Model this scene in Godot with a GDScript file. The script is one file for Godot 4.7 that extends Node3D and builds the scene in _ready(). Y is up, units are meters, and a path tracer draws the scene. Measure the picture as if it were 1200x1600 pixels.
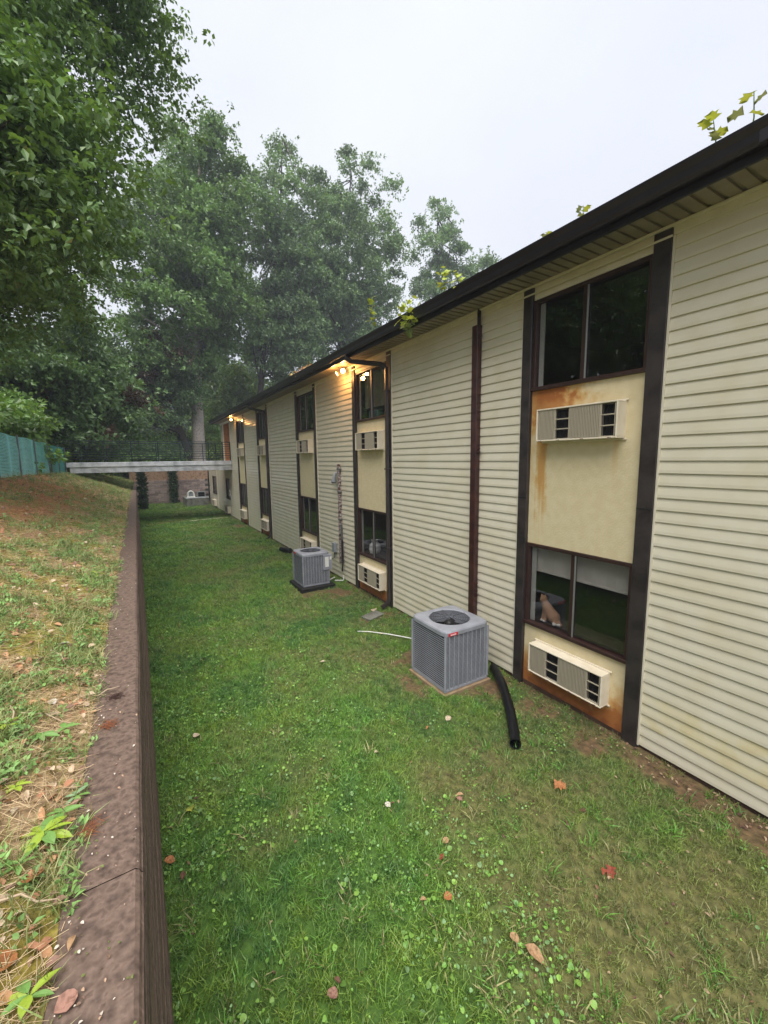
extends Node3D
# A two-storey siding building seen along a narrow lawn from the top of a retaining wall, overcast and wet.
# Build coordinates: x to the right, y up, z forward from the camera; V() turns them into Godot's.

const D := 4.648          # the wall plane of the building
const EAVE := 5.43        # underside of the soffit
const COURSE := 0.127     # one course of siding

var rng := RandomNumberGenerator.new()
var noise := FastNoiseLite.new()
var used := {}
var M := {}

# ------------------------------------------------------------------ mesh builder
class MB:
	var v := PackedVector3Array()
	var n := PackedVector3Array()
	var c := PackedColorArray()
	var u := PackedVector2Array()
	var col := Color(1, 1, 1)

	func put(p: Vector3, nn: Vector3, uv := Vector2.ZERO) -> void:
		v.append(p); n.append(nn); c.append(col); u.append(uv)

	func tri(a: Vector3, b: Vector3, d: Vector3, out := Vector3.ZERO) -> void:
		var nn := (d - a).cross(b - a).normalized()
		if out != Vector3.ZERO and nn.dot(out) < 0.0:
			put(a, -nn); put(d, -nn); put(b, -nn)
		else:
			put(a, nn); put(b, nn); put(d, nn)

	func tri_n(a: Vector3, b: Vector3, d: Vector3, na: Vector3, nb: Vector3, nd: Vector3) -> void:
		var nn := (d - a).cross(b - a)
		if nn.dot(na + nb + nd) < 0.0:
			put(a, na); put(d, nd); put(b, nb)
		else:
			put(a, na); put(b, nb); put(d, nd)

	func quad(a: Vector3, b: Vector3, d: Vector3, e: Vector3, out: Vector3) -> void:
		var nn := (d - a).cross(b - a).normalized()
		if nn.dot(out) < 0.0:
			nn = -nn
			put(a, nn); put(d, nn); put(b, nn); put(a, nn); put(e, nn); put(d, nn)
		else:
			put(a, nn); put(b, nn); put(d, nn); put(a, nn); put(d, nn); put(e, nn)

	func quad_uv(a: Vector3, b: Vector3, d: Vector3, e: Vector3, out: Vector3) -> void:
		# a bottom left, b bottom right, d top right, e top left
		var nn := (d - a).cross(b - a).normalized()
		var ua := Vector2(0, 1); var ub := Vector2(1, 1); var ud := Vector2(1, 0); var ue := Vector2(0, 0)
		if nn.dot(out) < 0.0:
			nn = -nn
			put(a, nn, ua); put(d, nn, ud); put(b, nn, ub); put(a, nn, ua); put(e, nn, ue); put(d, nn, ud)
		else:
			put(a, nn, ua); put(b, nn, ub); put(d, nn, ud); put(a, nn, ua); put(d, nn, ud); put(e, nn, ue)

	# axis-aligned box between two corners (Godot coordinates), edges chamfered by ch
	func box(p: Vector3, q: Vector3, ch := 0.0) -> void:
		var lo := Vector3(minf(p.x, q.x), minf(p.y, q.y), minf(p.z, q.z))
		var hi := Vector3(maxf(p.x, q.x), maxf(p.y, q.y), maxf(p.z, q.z))
		var m := (lo + hi) * 0.5
		var h := (hi - lo) * 0.5
		var k := minf(ch, minf(h.x, minf(h.y, h.z)) * 0.9)
		boxt(Transform3D(Basis.IDENTITY, m), h, k)

	func boxt(t: Transform3D, h: Vector3, k := 0.0) -> void:
		for ax in 3:
			for s in [-1.0, 1.0]:
				var b1 := (ax + 1) % 3
				var b2 := (ax + 2) % 3
				var ps := []
				for sg in [[-1, -1], [1, -1], [1, 1], [-1, 1]]:
					var w := Vector3.ZERO
					w[ax] = s * h[ax]
					w[b1] = sg[0] * (h[b1] - k)
					w[b2] = sg[1] * (h[b2] - k)
					ps.append(t * w)
				var o := Vector3.ZERO
				o[ax] = s
				quad(ps[0], ps[1], ps[2], ps[3], t.basis * o)
		if k <= 0.0:
			return
		for ax in 3:
			var b1 := (ax + 1) % 3
			var b2 := (ax + 2) % 3
			for s1 in [-1.0, 1.0]:
				for s2 in [-1.0, 1.0]:
					var ps := []
					for e in [[-1, 0], [1, 0], [1, 1], [-1, 1]]:
						var w := Vector3.ZERO
						w[ax] = e[0] * (h[ax] - k)
						w[b1] = s1 * (h[b1] - (k if e[1] == 1 else 0.0))
						w[b2] = s2 * (h[b2] - (0.0 if e[1] == 1 else k))
						ps.append(t * w)
					var o := Vector3.ZERO
					o[b1] = s1; o[b2] = s2
					quad(ps[0], ps[1], ps[2], ps[3], t.basis * o)
		for sx in [-1.0, 1.0]:
			for sy in [-1.0, 1.0]:
				for sz in [-1.0, 1.0]:
					var a := t * Vector3(sx * h.x, sy * (h.y - k), sz * (h.z - k))
					var b := t * Vector3(sx * (h.x - k), sy * h.y, sz * (h.z - k))
					var d := t * Vector3(sx * (h.x - k), sy * (h.y - k), sz * h.z)
					tri(a, b, d, t.basis * Vector3(sx, sy, sz))

	# tube along points with radii; sides, squash keeps a flattened section
	func tube(ps: Array, rs: Array, sides := 8, cap := true, flat := false, ratio := 1.0, turn := 0.0) -> void:
		var k := ps.size()
		var rings := []
		var up := Vector3.UP
		var prev := Vector3.ZERO
		for i in k:
			var d: Vector3
			if i == 0: d = ps[1] - ps[0]
			elif i == k - 1: d = ps[k - 1] - ps[k - 2]
			else: d = (ps[i + 1] - ps[i]).normalized() + (ps[i] - ps[i - 1]).normalized()
			d = d.normalized()
			var e1: Vector3
			if i == 0:
				e1 = d.cross(Vector3.UP if absf(d.y) < 0.9 else Vector3.RIGHT).normalized()
			else:
				e1 = (prev - d * prev.dot(d)).normalized()
			prev = e1
			var e2 := d.cross(e1)
			var ring := []
			for j in sides:
				var a := TAU * (j + 0.5) / sides + turn
				ring.append([ps[i] + (e1 * cos(a) + e2 * sin(a) * ratio) * rs[i], (e1 * cos(a) + e2 * sin(a) / ratio).normalized()])
			rings.append(ring)
		for i in k - 1:
			for j in sides:
				var a = rings[i][j]; var b = rings[i][(j + 1) % sides]
				var d = rings[i + 1][(j + 1) % sides]; var e = rings[i + 1][j]
				if flat:
					quad(a[0], b[0], d[0], e[0], a[1] + b[1])
				else:
					tri_n(a[0], b[0], d[0], a[1], b[1], d[1])
					tri_n(a[0], d[0], e[0], a[1], d[1], e[1])
		if cap:
			for q in [[0, ps[0] - ps[1]], [k - 1, ps[k - 1] - ps[k - 2]]]:
				for j in sides:
					tri(ps[q[0]], rings[q[0]][j][0], rings[q[0]][(j + 1) % sides][0], q[1])

	# profile of (r, y) points turned round the vertical at p
	func lathe(p: Vector3, prof: Array, sides := 24) -> void:
		for i in prof.size() - 1:
			var r0: float = prof[i][0]; var y0: float = prof[i][1]
			var r1: float = prof[i + 1][0]; var y1: float = prof[i + 1][1]
			for j in sides:
				var a := TAU * j / sides
				var b := TAU * (j + 1) / sides
				var o := Vector3((y0 - y1) * -1.0 * cos((a + b) / 2), (r0 - r1), (y0 - y1) * -1.0 * sin((a + b) / 2))
				quad(p + Vector3(r0 * cos(a), y0, r0 * sin(a)), p + Vector3(r0 * cos(b), y0, r0 * sin(b)),
					p + Vector3(r1 * cos(b), y1, r1 * sin(b)), p + Vector3(r1 * cos(a), y1, r1 * sin(a)), o)

	func mesh() -> ArrayMesh:
		var a := []
		a.resize(Mesh.ARRAY_MAX)
		a[Mesh.ARRAY_VERTEX] = v
		a[Mesh.ARRAY_NORMAL] = n
		a[Mesh.ARRAY_COLOR] = c
		a[Mesh.ARRAY_TEX_UV] = u
		var m := ArrayMesh.new()
		m.add_surface_from_arrays(Mesh.PRIMITIVE_TRIANGLES, a)
		return m

func V(x: float, y: float, z: float) -> Vector3:
	return Vector3(x, y, -z)

# ------------------------------------------------------------------ scene tree helpers
func numbered(called: String, parent: Node) -> String:
	var key := str(parent.get_instance_id()) + called
	var k: int = used.get(key, 0)
	used[key] = k + 1
	return called if k == 0 else "%s_%03d" % [called, k]

func gpos(o: Node3D) -> Vector3:
	var p := Vector3.ZERO
	var q: Node = o
	while q != self and q is Node3D:
		p += (q as Node3D).position
		q = q.get_parent()
	return p

func obj(called: String, m, material: Material, parent: Node3D = self) -> MeshInstance3D:
	var o := MeshInstance3D.new()
	o.mesh = m.mesh() if m is MB else m
	if material: o.material_override = material
	o.name = numbered(called, parent)
	parent.add_child(o)
	if parent != self: o.position = -gpos(parent)
	return o

func tag(o: Node, label: String, category: String, group := "") -> Node:
	o.set_meta("label", label)
	o.set_meta("category", category)
	if group != "": o.set_meta("group", group)
	return o

func thing(called: String, label: String, category: String, at := Vector3.ZERO, group := "") -> Node3D:
	var o := Node3D.new()
	o.name = numbered(called, self)
	add_child(o)
	o.position = at
	tag(o, label, category, group)
	return o

func copy_of(o: Node3D, at: Vector3, label: String) -> Node3D:
	var k: Node3D = o.duplicate()
	k.name = numbered(String(o.name), self)
	add_child(k)
	k.position = at
	k.set_meta("label", label)
	return k

func setting(o: Node) -> Node:
	o.set_meta("kind", "structure")
	return o

func stuff(o: Node) -> Node:
	o.set_meta("kind", "stuff")
	return o

func scatter(called: String, mesh: Mesh, material: Material, xf: Array, cols: Array, parent: Node3D = self) -> MultiMeshInstance3D:
	var mm := MultiMesh.new()
	mm.transform_format = MultiMesh.TRANSFORM_3D
	mm.use_colors = true
	mm.mesh = mesh
	mm.instance_count = xf.size()
	for i in xf.size():
		mm.set_instance_transform(i, xf[i])
		mm.set_instance_color(i, cols[i])
	var o := MultiMeshInstance3D.new()
	o.multimesh = mm
	o.material_override = material
	o.name = numbered(called, parent)
	parent.add_child(o)
	if parent != self: o.position = -gpos(parent)
	return o

# ------------------------------------------------------------------ materials
func S(r: int, g: int, b: int) -> Color:
	return Color(r / 255.0, g / 255.0, b / 255.0)

func L(r: float, g: float, b: float) -> Color:
	return Color(r, g, b).linear_to_srgb()

func noise_tex(size: int, freq: float, sd: int, cols: Array, contrast := 1.0, oct := 4, stretch := Vector2.ONE) -> ImageTexture:
	var f := FastNoiseLite.new()
	f.seed = sd
	f.frequency = freq
	f.fractal_octaves = oct
	f.noise_type = FastNoiseLite.TYPE_SIMPLEX_SMOOTH
	var g := f.get_seamless_image(size, size)
	var im := Image.create(size, size, false, Image.FORMAT_RGB8)
	var k := cols.size() - 1
	for y in size:
		for x in size:
			var t := g.get_pixel(posmod(int(x * stretch.x), size), posmod(int(y * stretch.y), size)).r
			t = clampf(0.5 + (t - 0.5) * contrast, 0.0, 0.9999) * k
			var i := int(t)
			im.set_pixel(x, y, (cols[i] as Color).lerp(cols[i + 1], t - i))
	return ImageTexture.create_from_image(im)

func normal_tex(size: int, freq: float, sd: int, strength: float, oct := 4) -> ImageTexture:
	var f := FastNoiseLite.new()
	f.seed = sd
	f.frequency = freq
	f.fractal_octaves = oct
	var g := f.get_seamless_image(size, size)
	g.convert(Image.FORMAT_RGBA8)
	g.bump_map_to_normal_map(strength)
	return ImageTexture.create_from_image(g)

func plain(color: Color, rough := 0.6, metal := 0.0) -> StandardMaterial3D:
	var m := StandardMaterial3D.new()
	m.albedo_color = color
	m.roughness = rough
	m.metallic = metal
	return m

func mottled(tex: Texture2D, rough: float, per_metre: float, nrm: Texture2D = null, nstr := 1.0, tint := Color(1, 1, 1)) -> StandardMaterial3D:
	var m := StandardMaterial3D.new()
	m.albedo_texture = tex
	m.albedo_color = tint
	m.roughness = rough
	m.uv1_triplanar = true
	m.uv1_world_triplanar = true
	m.uv1_scale = Vector3.ONE * per_metre
	if nrm:
		m.normal_enabled = true
		m.normal_texture = nrm
		m.normal_scale = nstr
	return m

func leafy(back: float, rough := 0.5) -> StandardMaterial3D:
	var m := StandardMaterial3D.new()
	m.vertex_color_use_as_albedo = true
	m.roughness = rough
	m.cull_mode = BaseMaterial3D.CULL_DISABLED
	if back > 0.0:
		m.backlight_enabled = true
		m.backlight = Color(back, back, back * 0.6)
	return m

func make_materials() -> void:
	var fine := normal_tex(256, 0.05, 11, 3.0)
	M.siding = mottled(noise_tex(256, 0.012, 3, [S(209, 201, 176), S(213, 206, 184), S(216, 210, 190), S(212, 203, 180)], 1.1), 0.24, 0.35, normal_tex(256, 0.02, 5, 2.0, 3), 0.25)
	M.siding_stained = mottled(noise_tex(256, 0.012, 4, [S(210, 198, 158), S(214, 205, 173), S(216, 209, 186), S(209, 196, 154)], 1.3), 0.34, 0.6, normal_tex(256, 0.02, 5, 2.0, 3), 0.25)
	M.trim = mottled(noise_tex(128, 0.03, 8, [S(205, 198, 176), S(222, 216, 198)], 1.0), 0.45, 0.8)
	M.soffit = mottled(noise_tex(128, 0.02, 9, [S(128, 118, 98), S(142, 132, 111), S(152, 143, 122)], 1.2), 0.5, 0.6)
	M.post = mottled(noise_tex(256, 0.015, 12, [S(38, 33, 34), S(52, 46, 46), S(60, 53, 52)], 1.4), 0.42, 0.8, fine, 0.15)
	M.gutter = mottled(noise_tex(128, 0.02, 13, [S(26, 23, 30), S(34, 30, 38)], 1.0), 0.32, 0.7)
	M.maroon = mottled(noise_tex(256, 0.02, 14, [S(46, 24, 24), S(62, 32, 30), S(74, 42, 38)], 1.3), 0.38, 0.9)
	M.frame = mottled(noise_tex(128, 0.03, 15, [S(44, 26, 22), S(60, 38, 32)], 1.0), 0.45, 1.0)
	M.sash = plain(S(150, 150, 148), 0.35, 0.5)
	M.pale_sash = plain(S(190, 190, 184), 0.5)
	M.glass = plain(Color(0.02, 0.025, 0.03, 0.16), 0.015)
	M.glass.transparency = BaseMaterial3D.TRANSPARENCY_ALPHA
	M.glass.metallic_specular = 0.75
	M.stucco = mottled(noise_tex(256, 0.02, 16, [S(206, 186, 136), S(216, 198, 150), S(222, 206, 162)], 1.1), 0.8, 0.5, fine, 0.6)
	M.case_paint = mottled(noise_tex(128, 0.03, 17, [S(218, 206, 182), S(230, 221, 202)], 1.2), 0.5, 1.0)
	M.grille = plain(S(172, 163, 144), 0.5)
	M.dark = plain(S(28, 26, 26), 0.8)
	M.room = plain(S(96, 90, 82), 0.9)
	M.room_floor = plain(S(70, 58, 48), 0.8)
	M.blind = mottled(noise_tex(128, 0.02, 18, [S(196, 192, 182), S(216, 212, 204)], 1.0), 0.85, 0.8)
	M.shingle = mottled(noise_tex(128, 0.06, 19, [S(52, 48, 46), S(78, 72, 68)], 1.4), 0.9, 0.6)
	M.foundation = mottled(noise_tex(128, 0.03, 20, [S(58, 40, 30), S(88, 62, 46)], 1.3), 0.9, 0.7)
	M.wall_concrete = mottled(noise_tex(512, 0.03, 21, [S(82, 66, 58), S(98, 80, 70), S(106, 88, 77), S(118, 98, 86), S(92, 75, 66)], 1.7, 6), 0.75, 1.1, normal_tex(256, 0.06, 22, 5.0, 5), 0.5)
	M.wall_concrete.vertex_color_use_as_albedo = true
	M.concrete = mottled(noise_tex(256, 0.015, 23, [S(160, 163, 170), S(190, 193, 200), S(208, 211, 218)], 1.5, 5), 0.75, 0.5, fine, 0.4)
	M.concrete_dark = mottled(noise_tex(256, 0.015, 24, [S(84, 84, 76), S(112, 112, 104), S(124, 122, 116)], 1.5, 5), 0.8, 0.6, fine, 0.4)
	M.rail = plain(S(24, 44, 43), 0.4, 0.1)
	M.net = plain(S(136, 224, 222), 0.4)
	M.net.backlight_enabled = true
	M.net.backlight = Color(0.5, 0.5, 0.5)
	M.net_dark = plain(S(20, 150, 150), 0.45)
	M.net_dark.backlight_enabled = true
	M.net_dark.backlight = Color(0.5, 0.5, 0.5)
	M.galvanised = plain(S(120, 124, 126), 0.4, 0.7)
	M.unit = mottled(noise_tex(128, 0.03, 25, [S(136, 139, 148), S(152, 155, 164)], 1.2), 0.36, 1.0)
	M.unit_dark = plain(S(36, 37, 43), 0.7)
	M.coil = plain(S(70, 71, 80), 0.5, 0.4)
	M.black = plain(S(16, 16, 19), 0.35)
	M.black_matt = plain(S(20, 20, 20), 0.7)
	M.red = plain(S(196, 42, 54), 0.4)
	M.pink = plain(S(238, 190, 192), 0.4)
	M.white = plain(S(226, 226, 222), 0.45)
	M.soil = mottled(noise_tex(256, 0.03, 26, [S(88, 58, 38), S(122, 84, 56), S(140, 102, 72)], 1.4, 5), 0.95, 0.8, fine, 0.8)
	M.lawn = mottled(noise_tex(512, 0.03, 27, [S(176, 176, 160), S(214, 214, 200), S(250, 244, 230)], 1.5, 6), 0.95, 0.7, fine, 1.0)
	M.lawn.vertex_color_use_as_albedo = true
	M.bank = mottled(noise_tex(512, 0.03, 28, [S(160, 152, 140), S(214, 208, 196), S(255, 248, 238)], 1.6, 6), 0.95, 0.9, normal_tex(256, 0.05, 29, 8.0, 5), 1.0)
	M.bank.vertex_color_use_as_albedo = true
	M.far_ground = mottled(noise_tex(256, 0.02, 30, [S(46, 52, 28), S(66, 74, 38), S(84, 78, 50)], 1.4), 0.95, 0.2)
	M.block = []
	for q in [[S(138, 122, 116), S(160, 144, 137)], [S(150, 133, 125), S(174, 156, 147)], [S(122, 108, 103), S(146, 130, 124)]]:
		M.block.append(mottled(noise_tex(128, 0.05, 31, q, 1.4), 0.9, 1.2, fine, 1.2))
	M.ochre = mottled(noise_tex(256, 0.02, 32, [S(128, 104, 86), S(156, 126, 102), S(170, 140, 114), S(140, 112, 90)], 1.5, 5), 0.85, 0.5, fine, 0.5)
	M.bark = mottled(noise_tex(256, 0.03, 33, [S(44, 38, 34), S(70, 62, 55), S(92, 84, 76)], 1.6, 5, Vector2(4, 1)), 0.95, 0.5, fine, 1.2)
	M.bark_pale = mottled(noise_tex(256, 0.03, 34, [S(134, 126, 120), S(166, 156, 148), S(186, 177, 169)], 1.6, 5, Vector2(4, 1)), 0.95, 0.5, fine, 1.2)
	M.leaf = leafy(0.8, 0.27)
	M.leaf_near = leafy(0.8, 0.27)
	M.grass = leafy(0.3, 0.5)
	M.dry = leafy(0.15, 0.8)
	M.rust_pipe = mottled(noise_tex(256, 0.04, 35, [S(60, 32, 30), S(96, 52, 46), S(150, 140, 136), S(178, 174, 172)], 2.4, 4), 0.6, 1.6)
	M.rubber = plain(S(14, 15, 20), 0.3)
	M.box_grey = plain(S(140, 146, 152), 0.5)
	M.orange_wood = mottled(noise_tex(128, 0.03, 36, [S(166, 108, 62), S(190, 130, 80)], 1.2), 0.7, 0.8)
	M.lamp_metal = plain(S(176, 170, 160), 0.4, 0.3)
	M.fur = leafy(0.0, 0.9)
	M.concrete_pad = mottled(noise_tex(128, 0.03, 45, [S(128, 104, 80), S(158, 136, 108)], 1.3), 0.9, 1.0)
	M.soil_pad = M.concrete_pad
	M.leaf_tex = noise_tex(256, 0.02, 44, [S(176, 168, 160), S(220, 216, 210), S(250, 248, 244), S(236, 232, 228)], 1.6, 5)
	M.leaf_dry = outline_leaf([Vector2(0, 0), Vector2(0.2, 0.15), Vector2(0.34, 0.42), Vector2(0.26, 0.75), Vector2(0, 1.0)], 0.5, 0.3).mesh()

# ------------------------------------------------------------------ heights of the ground
func bank_h(x: float, z: float) -> float:
	var t := maxf(0.0, -0.32 - x)
	var s := lerpf(0.405, 0.365, clampf((z - 14.0) / 10.0, 0.0, 1.0))
	var bump := noise.get_noise_2d(x * 60.0, z * 60.0) * 0.035 * clampf(t * 3.0, 0.0, 1.0)
	return 1.775 + s * minf(t, 2.65) + 0.06 * maxf(0.0, t - 2.65) + bump

func lawn_h(x: float, z: float) -> float:
	return -0.05 + noise.get_noise_2d(x * 25.0 + 300.0, z * 25.0) * 0.03

# bare earth, 0..1
var bare_spots := [[4.15, 4.0, 0.5, 0.22], [3.75, 5.35, 0.38, 0.42], [4.05, 7.25, 0.42, 0.22], [3.2, 4.75, 0.16, 0.5], [4.25, 2.55, 0.22, 0.28], [3.75, 9.35, 0.6, 0.2], [0.65, 24.8, 0.6, 0.35], [4.1, 9.0, 0.3, 0.3], [4.3, 3.3, 0.25, 0.35], [4.4, 1.7, 0.2, 0.6], [4.4, 0.9, 0.25, 0.5], [4.2, 21.5, 0.3, 0.7]]
func bare(x: float, z: float) -> float:
	var k := smoothstep(0.24, 0.04, D - x) * (0.55 + 0.45 * noise.get_noise_2d(x * 40.0, z * 40.0))
	for s in bare_spots:
		var d := Vector2((x - s[0]) / s[2], (z - s[1]) / s[3]).length() + noise.get_noise_2d(x * 120.0, z * 120.0) * 0.7 + noise.get_noise_2d(x * 420.0, z * 420.0) * 0.5
		k = maxf(k, smoothstep(1.25, 0.45, d) * 0.9)
	return clampf(k, 0.0, 1.0)

func dryness(x: float, z: float) -> float:
	var k := 0.5 + 0.9 * noise.get_noise_2d(x * 22.0 + 900.0, z * 22.0) + 0.5 * noise.get_noise_2d(x * 70.0, z * 70.0 + 500.0)
	k += 0.45 * smoothstep(1.1, 2.4, x) * smoothstep(4.4, 2.4, z) + 0.5 * smoothstep(0.9, 0.2, Vector2((x - 2.5) / 0.9, (z - 2.95) / 0.8).length())
	k -= 0.4 * smoothstep(2.6, 0.8, x) + 0.18
	return clampf(k, 0.0, 1.0)

# ------------------------------------------------------------------ small shapes
func outline_leaf(pts: Array, fold := 0.25, bend := 0.2) -> MB:
	# half outline (x across >= 0, y along 0..1): both halves, folded along the midrib
	var m := MB.new()
	for s in [-1.0, 1.0]:
		for i in pts.size() - 1:
			var a: Vector2 = pts[i]
			var b: Vector2 = pts[i + 1]
			var pa := Vector3(s * a.x, absf(a.x) * fold - bend * a.y * a.y, a.y)
			var pb := Vector3(s * b.x, absf(b.x) * fold - bend * b.y * b.y, b.y)
			var ma := Vector3(0, -bend * a.y * a.y, a.y)
			var mb_ := Vector3(0, -bend * b.y * b.y, b.y)
			if a.x > 0.001: m.tri(ma, pa, pb, Vector3.UP)
			if b.x > 0.001 or a.x > 0.001: m.tri(ma, pb, mb_, Vector3.UP)
	return m

func sprig(leaves: int, long_: float, wide: float, sd: int) -> ArrayMesh:
	# leaves set round a twig in a ball of radius about 0.5
	var r := RandomNumberGenerator.new()
	r.seed = sd
	var m := MB.new()
	for i in leaves:
		var dir := Vector3(r.randfn(), r.randfn() * 0.7 + 0.1, r.randfn()).normalized()
		var p := dir * r.randf_range(0.12, 0.5)
		var tip := (dir + Vector3(r.randfn(), r.randfn() - 0.5, r.randfn()) * 0.55).normalized()
		var side := tip.cross(Vector3(r.randfn() * 0.5, 1, r.randfn() * 0.5)).normalized()
		var up := side.cross(tip).normalized()
		if up.y < 0: up = -up
		var l := long_ * r.randf_range(0.7, 1.2)
		var w := wide * r.randf_range(0.8, 1.15)
		var g := r.randf_range(0.75, 1.2)
		m.col = Color(g, g, g)
		var q := p + tip * l * 0.45
		m.tri(p, q + side * w * 0.5 + up * w * 0.12, p + tip * l - up * l * 0.12, up)
		m.tri(p, p + tip * l - up * l * 0.12, q - side * w * 0.5 + up * w * 0.12, up)
	return m.mesh()

func blob(bones: Array, cell: float, smooth: float) -> MB:
	# bones: [a, ra, b, rb, colour]; meshed as surface nets
	var lo := Vector3.INF
	var hi := -Vector3.INF
	for b in bones:
		for e in [[b[0], b[1]], [b[2], b[3]]]:
			lo = lo.min(e[0] - Vector3.ONE * (e[1] + 0.02)); hi = hi.max(e[0] + Vector3.ONE * (e[1] + 0.02))
	var n := Vector3i((hi - lo) / cell) + Vector3i(2, 2, 2)
	var f := PackedFloat32Array()
	f.resize(n.x * n.y * n.z)
	for z in n.z:
		for y in n.y:
			for x in n.x:
				f[x + n.x * (y + n.y * z)] = field(lo + Vector3(x, y, z) * cell, bones, smooth)
	var vid := {}
	var vp := []
	for z in n.z - 1:
		for y in n.y - 1:
			for x in n.x - 1:
				var acc := Vector3.ZERO
				var cnt := 0
				var vals := []
				for q in 8:
					vals.append(f[(x + (q & 1)) + n.x * ((y + ((q >> 1) & 1)) + n.y * (z + (q >> 2)))])
				for q in 8:
					for ax in 3:
						if q & (1 << ax): continue
						var w := q | (1 << ax)
						if (vals[q] < 0.0) != (vals[w] < 0.0):
							var t: float = vals[q] / (vals[q] - vals[w])
							var p := Vector3(q & 1, (q >> 1) & 1, q >> 2)
							p[ax] += t
							acc += p; cnt += 1
				if cnt > 0:
					vid[Vector3i(x, y, z)] = vp.size()
					vp.append(lo + (Vector3(x, y, z) + acc / cnt) * cell)
	var vn := []
	var vc := []
	for p in vp:
		var e := cell * 0.5
		vn.append(Vector3(field(p + Vector3(e, 0, 0), bones, smooth) - field(p - Vector3(e, 0, 0), bones, smooth), field(p + Vector3(0, e, 0), bones, smooth) - field(p - Vector3(0, e, 0), bones, smooth), field(p + Vector3(0, 0, e), bones, smooth) - field(p - Vector3(0, 0, e), bones, smooth)).normalized())
		var best := 1e9
		var bc := Color.WHITE
		for b in bones:
			var d := cap_d(p, b)
			if d < best: best = d; bc = b[4]
		vc.append(bc)
	var m := MB.new()
	for z in range(1, n.z - 1):
		for y in range(1, n.y - 1):
			for x in range(1, n.x - 1):
				var a := f[x + n.x * (y + n.y * z)]
				for ax in 3:
					var st := Vector3i.ZERO
					st[ax] = 1
					var b := f[(x + st.x) + n.x * ((y + st.y) + n.y * (z + st.z))]
					if (a < 0.0) == (b < 0.0): continue
					var o1 := Vector3i.ZERO
					var o2 := Vector3i.ZERO
					o1[(ax + 1) % 3] = 1; o2[(ax + 2) % 3] = 1
					var c0 := Vector3i(x, y, z)
					var ids := [vid.get(c0, -1), vid.get(c0 - o1, -1), vid.get(c0 - o1 - o2, -1), vid.get(c0 - o2, -1)]
					if ids.min() < 0: continue
					for tr in [[0, 1, 2], [0, 2, 3]]:
						var i0: int = ids[tr[0]]; var i1: int = ids[tr[1]]; var i2: int = ids[tr[2]]
						m.col = vc[i0]
						m.tri_n(vp[i0], vp[i1], vp[i2], vn[i0], vn[i1], vn[i2])
	return m

func cap_d(p: Vector3, b: Array) -> float:
	var ab: Vector3 = b[2] - b[0]
	var t := clampf((p - b[0]).dot(ab) / maxf(ab.length_squared(), 1e-9), 0.0, 1.0)
	return (p - (b[0] + ab * t)).length() - lerpf(b[1], b[3], t)

func field(p: Vector3, bones: Array, k: float) -> float:
	var d := 1e9
	for b in bones:
		var e := cap_d(p, b)
		if d > 1e8: d = e
		else:
			var h := clampf(0.5 + 0.5 * (d - e) / k, 0.0, 1.0)
			d = lerpf(d, e, h) - k * h * (1.0 - h)
	return d

# ------------------------------------------------------------------ ready
func _ready() -> void:
	rng.seed = 20240717
	noise.seed = 5
	noise.frequency = 0.02
	noise.fractal_octaves = 3

	# camera
	var cam := Camera3D.new()
	cam.name = "camera"
	add_child(cam)
	cam.position = Vector3(0, 3.237, 0)
	cam.rotation_order = EULER_ORDER_YXZ
	cam.rotation_degrees = Vector3(-7.408, -30.714, -0.7026)
	cam.fov = 102.15
	cam.near = 0.05
	cam.far = 1500.0
	cam.current = true

	# sky and exposure
	var we := WorldEnvironment.new()
	we.name = "environment"
	var env := Environment.new()
	env.background_mode = Environment.BG_SKY
	var sm := PanoramaSkyMaterial.new()
	sm.panorama = cloud_cover()
	var sky := Sky.new()
	sky.sky_material = sm
	env.sky = sky
	env.tonemap_mode = Environment.TONE_MAPPER_LINEAR
	env.tonemap_exposure = 3.25
	env.background_energy_multiplier = 0.335
	env.sdfgi_enabled = true
	env.ssao_enabled = true
	env.ssil_enabled = true
	env.fog_enabled = true
	env.fog_density = 0.0018
	env.fog_light_color = Color(0.88, 0.91, 0.96)
	we.environment = env
	add_child(we)

	# the sun behind the cloud: very soft, from high up over the lawn
	var sun := DirectionalLight3D.new()
	sun.name = "sun"
	sun.light_energy = 0.5
	sun.light_color = Color(1.0, 0.98, 0.95)
	sun.light_angular_distance = 60.0
	sun.shadow_enabled = true
	add_child(sun)
	sun.look_at_from_position(Vector3(-5, 20, 8), Vector3.ZERO)

	make_materials()
	build_ground()
	build_retaining_wall()
	build_building()
	build_air_conditioners()
	build_bridge()
	build_fence()
	build_far_yard()
	build_trees()
	build_condensers()
	build_fittings()
	build_window_contents()
	build_gutter_plants()
	build_ground_cover()
	build_bank_plants()
	build_fallen_leaves()

# an even cover of high cloud with faint, broad variations, the same all round
func cloud_cover() -> ImageTexture:
	var f := FastNoiseLite.new()
	f.seed = 88
	f.frequency = 0.9
	f.fractal_octaves = 4
	var w := 512
	var h := 256
	var im := Image.create(w, h, false, Image.FORMAT_RGB8)
	for y in h:
		for x in w:
			var up := (0.5 - (y + 0.5) / h) * PI
			var a := (x + 0.5) / w * TAU
			var d := Vector3(cos(a) * cos(up), sin(up) * 1.6, sin(a) * cos(up))
			var k := f.get_noise_3dv(d) * 0.05
			var c := Color(0.925 + k, 0.942 + k, 0.982 + k * 0.5)
			if up < 0.0: c = Color(0.3, 0.32, 0.27)
			im.set_pixel(x, y, c)
	return ImageTexture.create_from_image(im)

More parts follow.
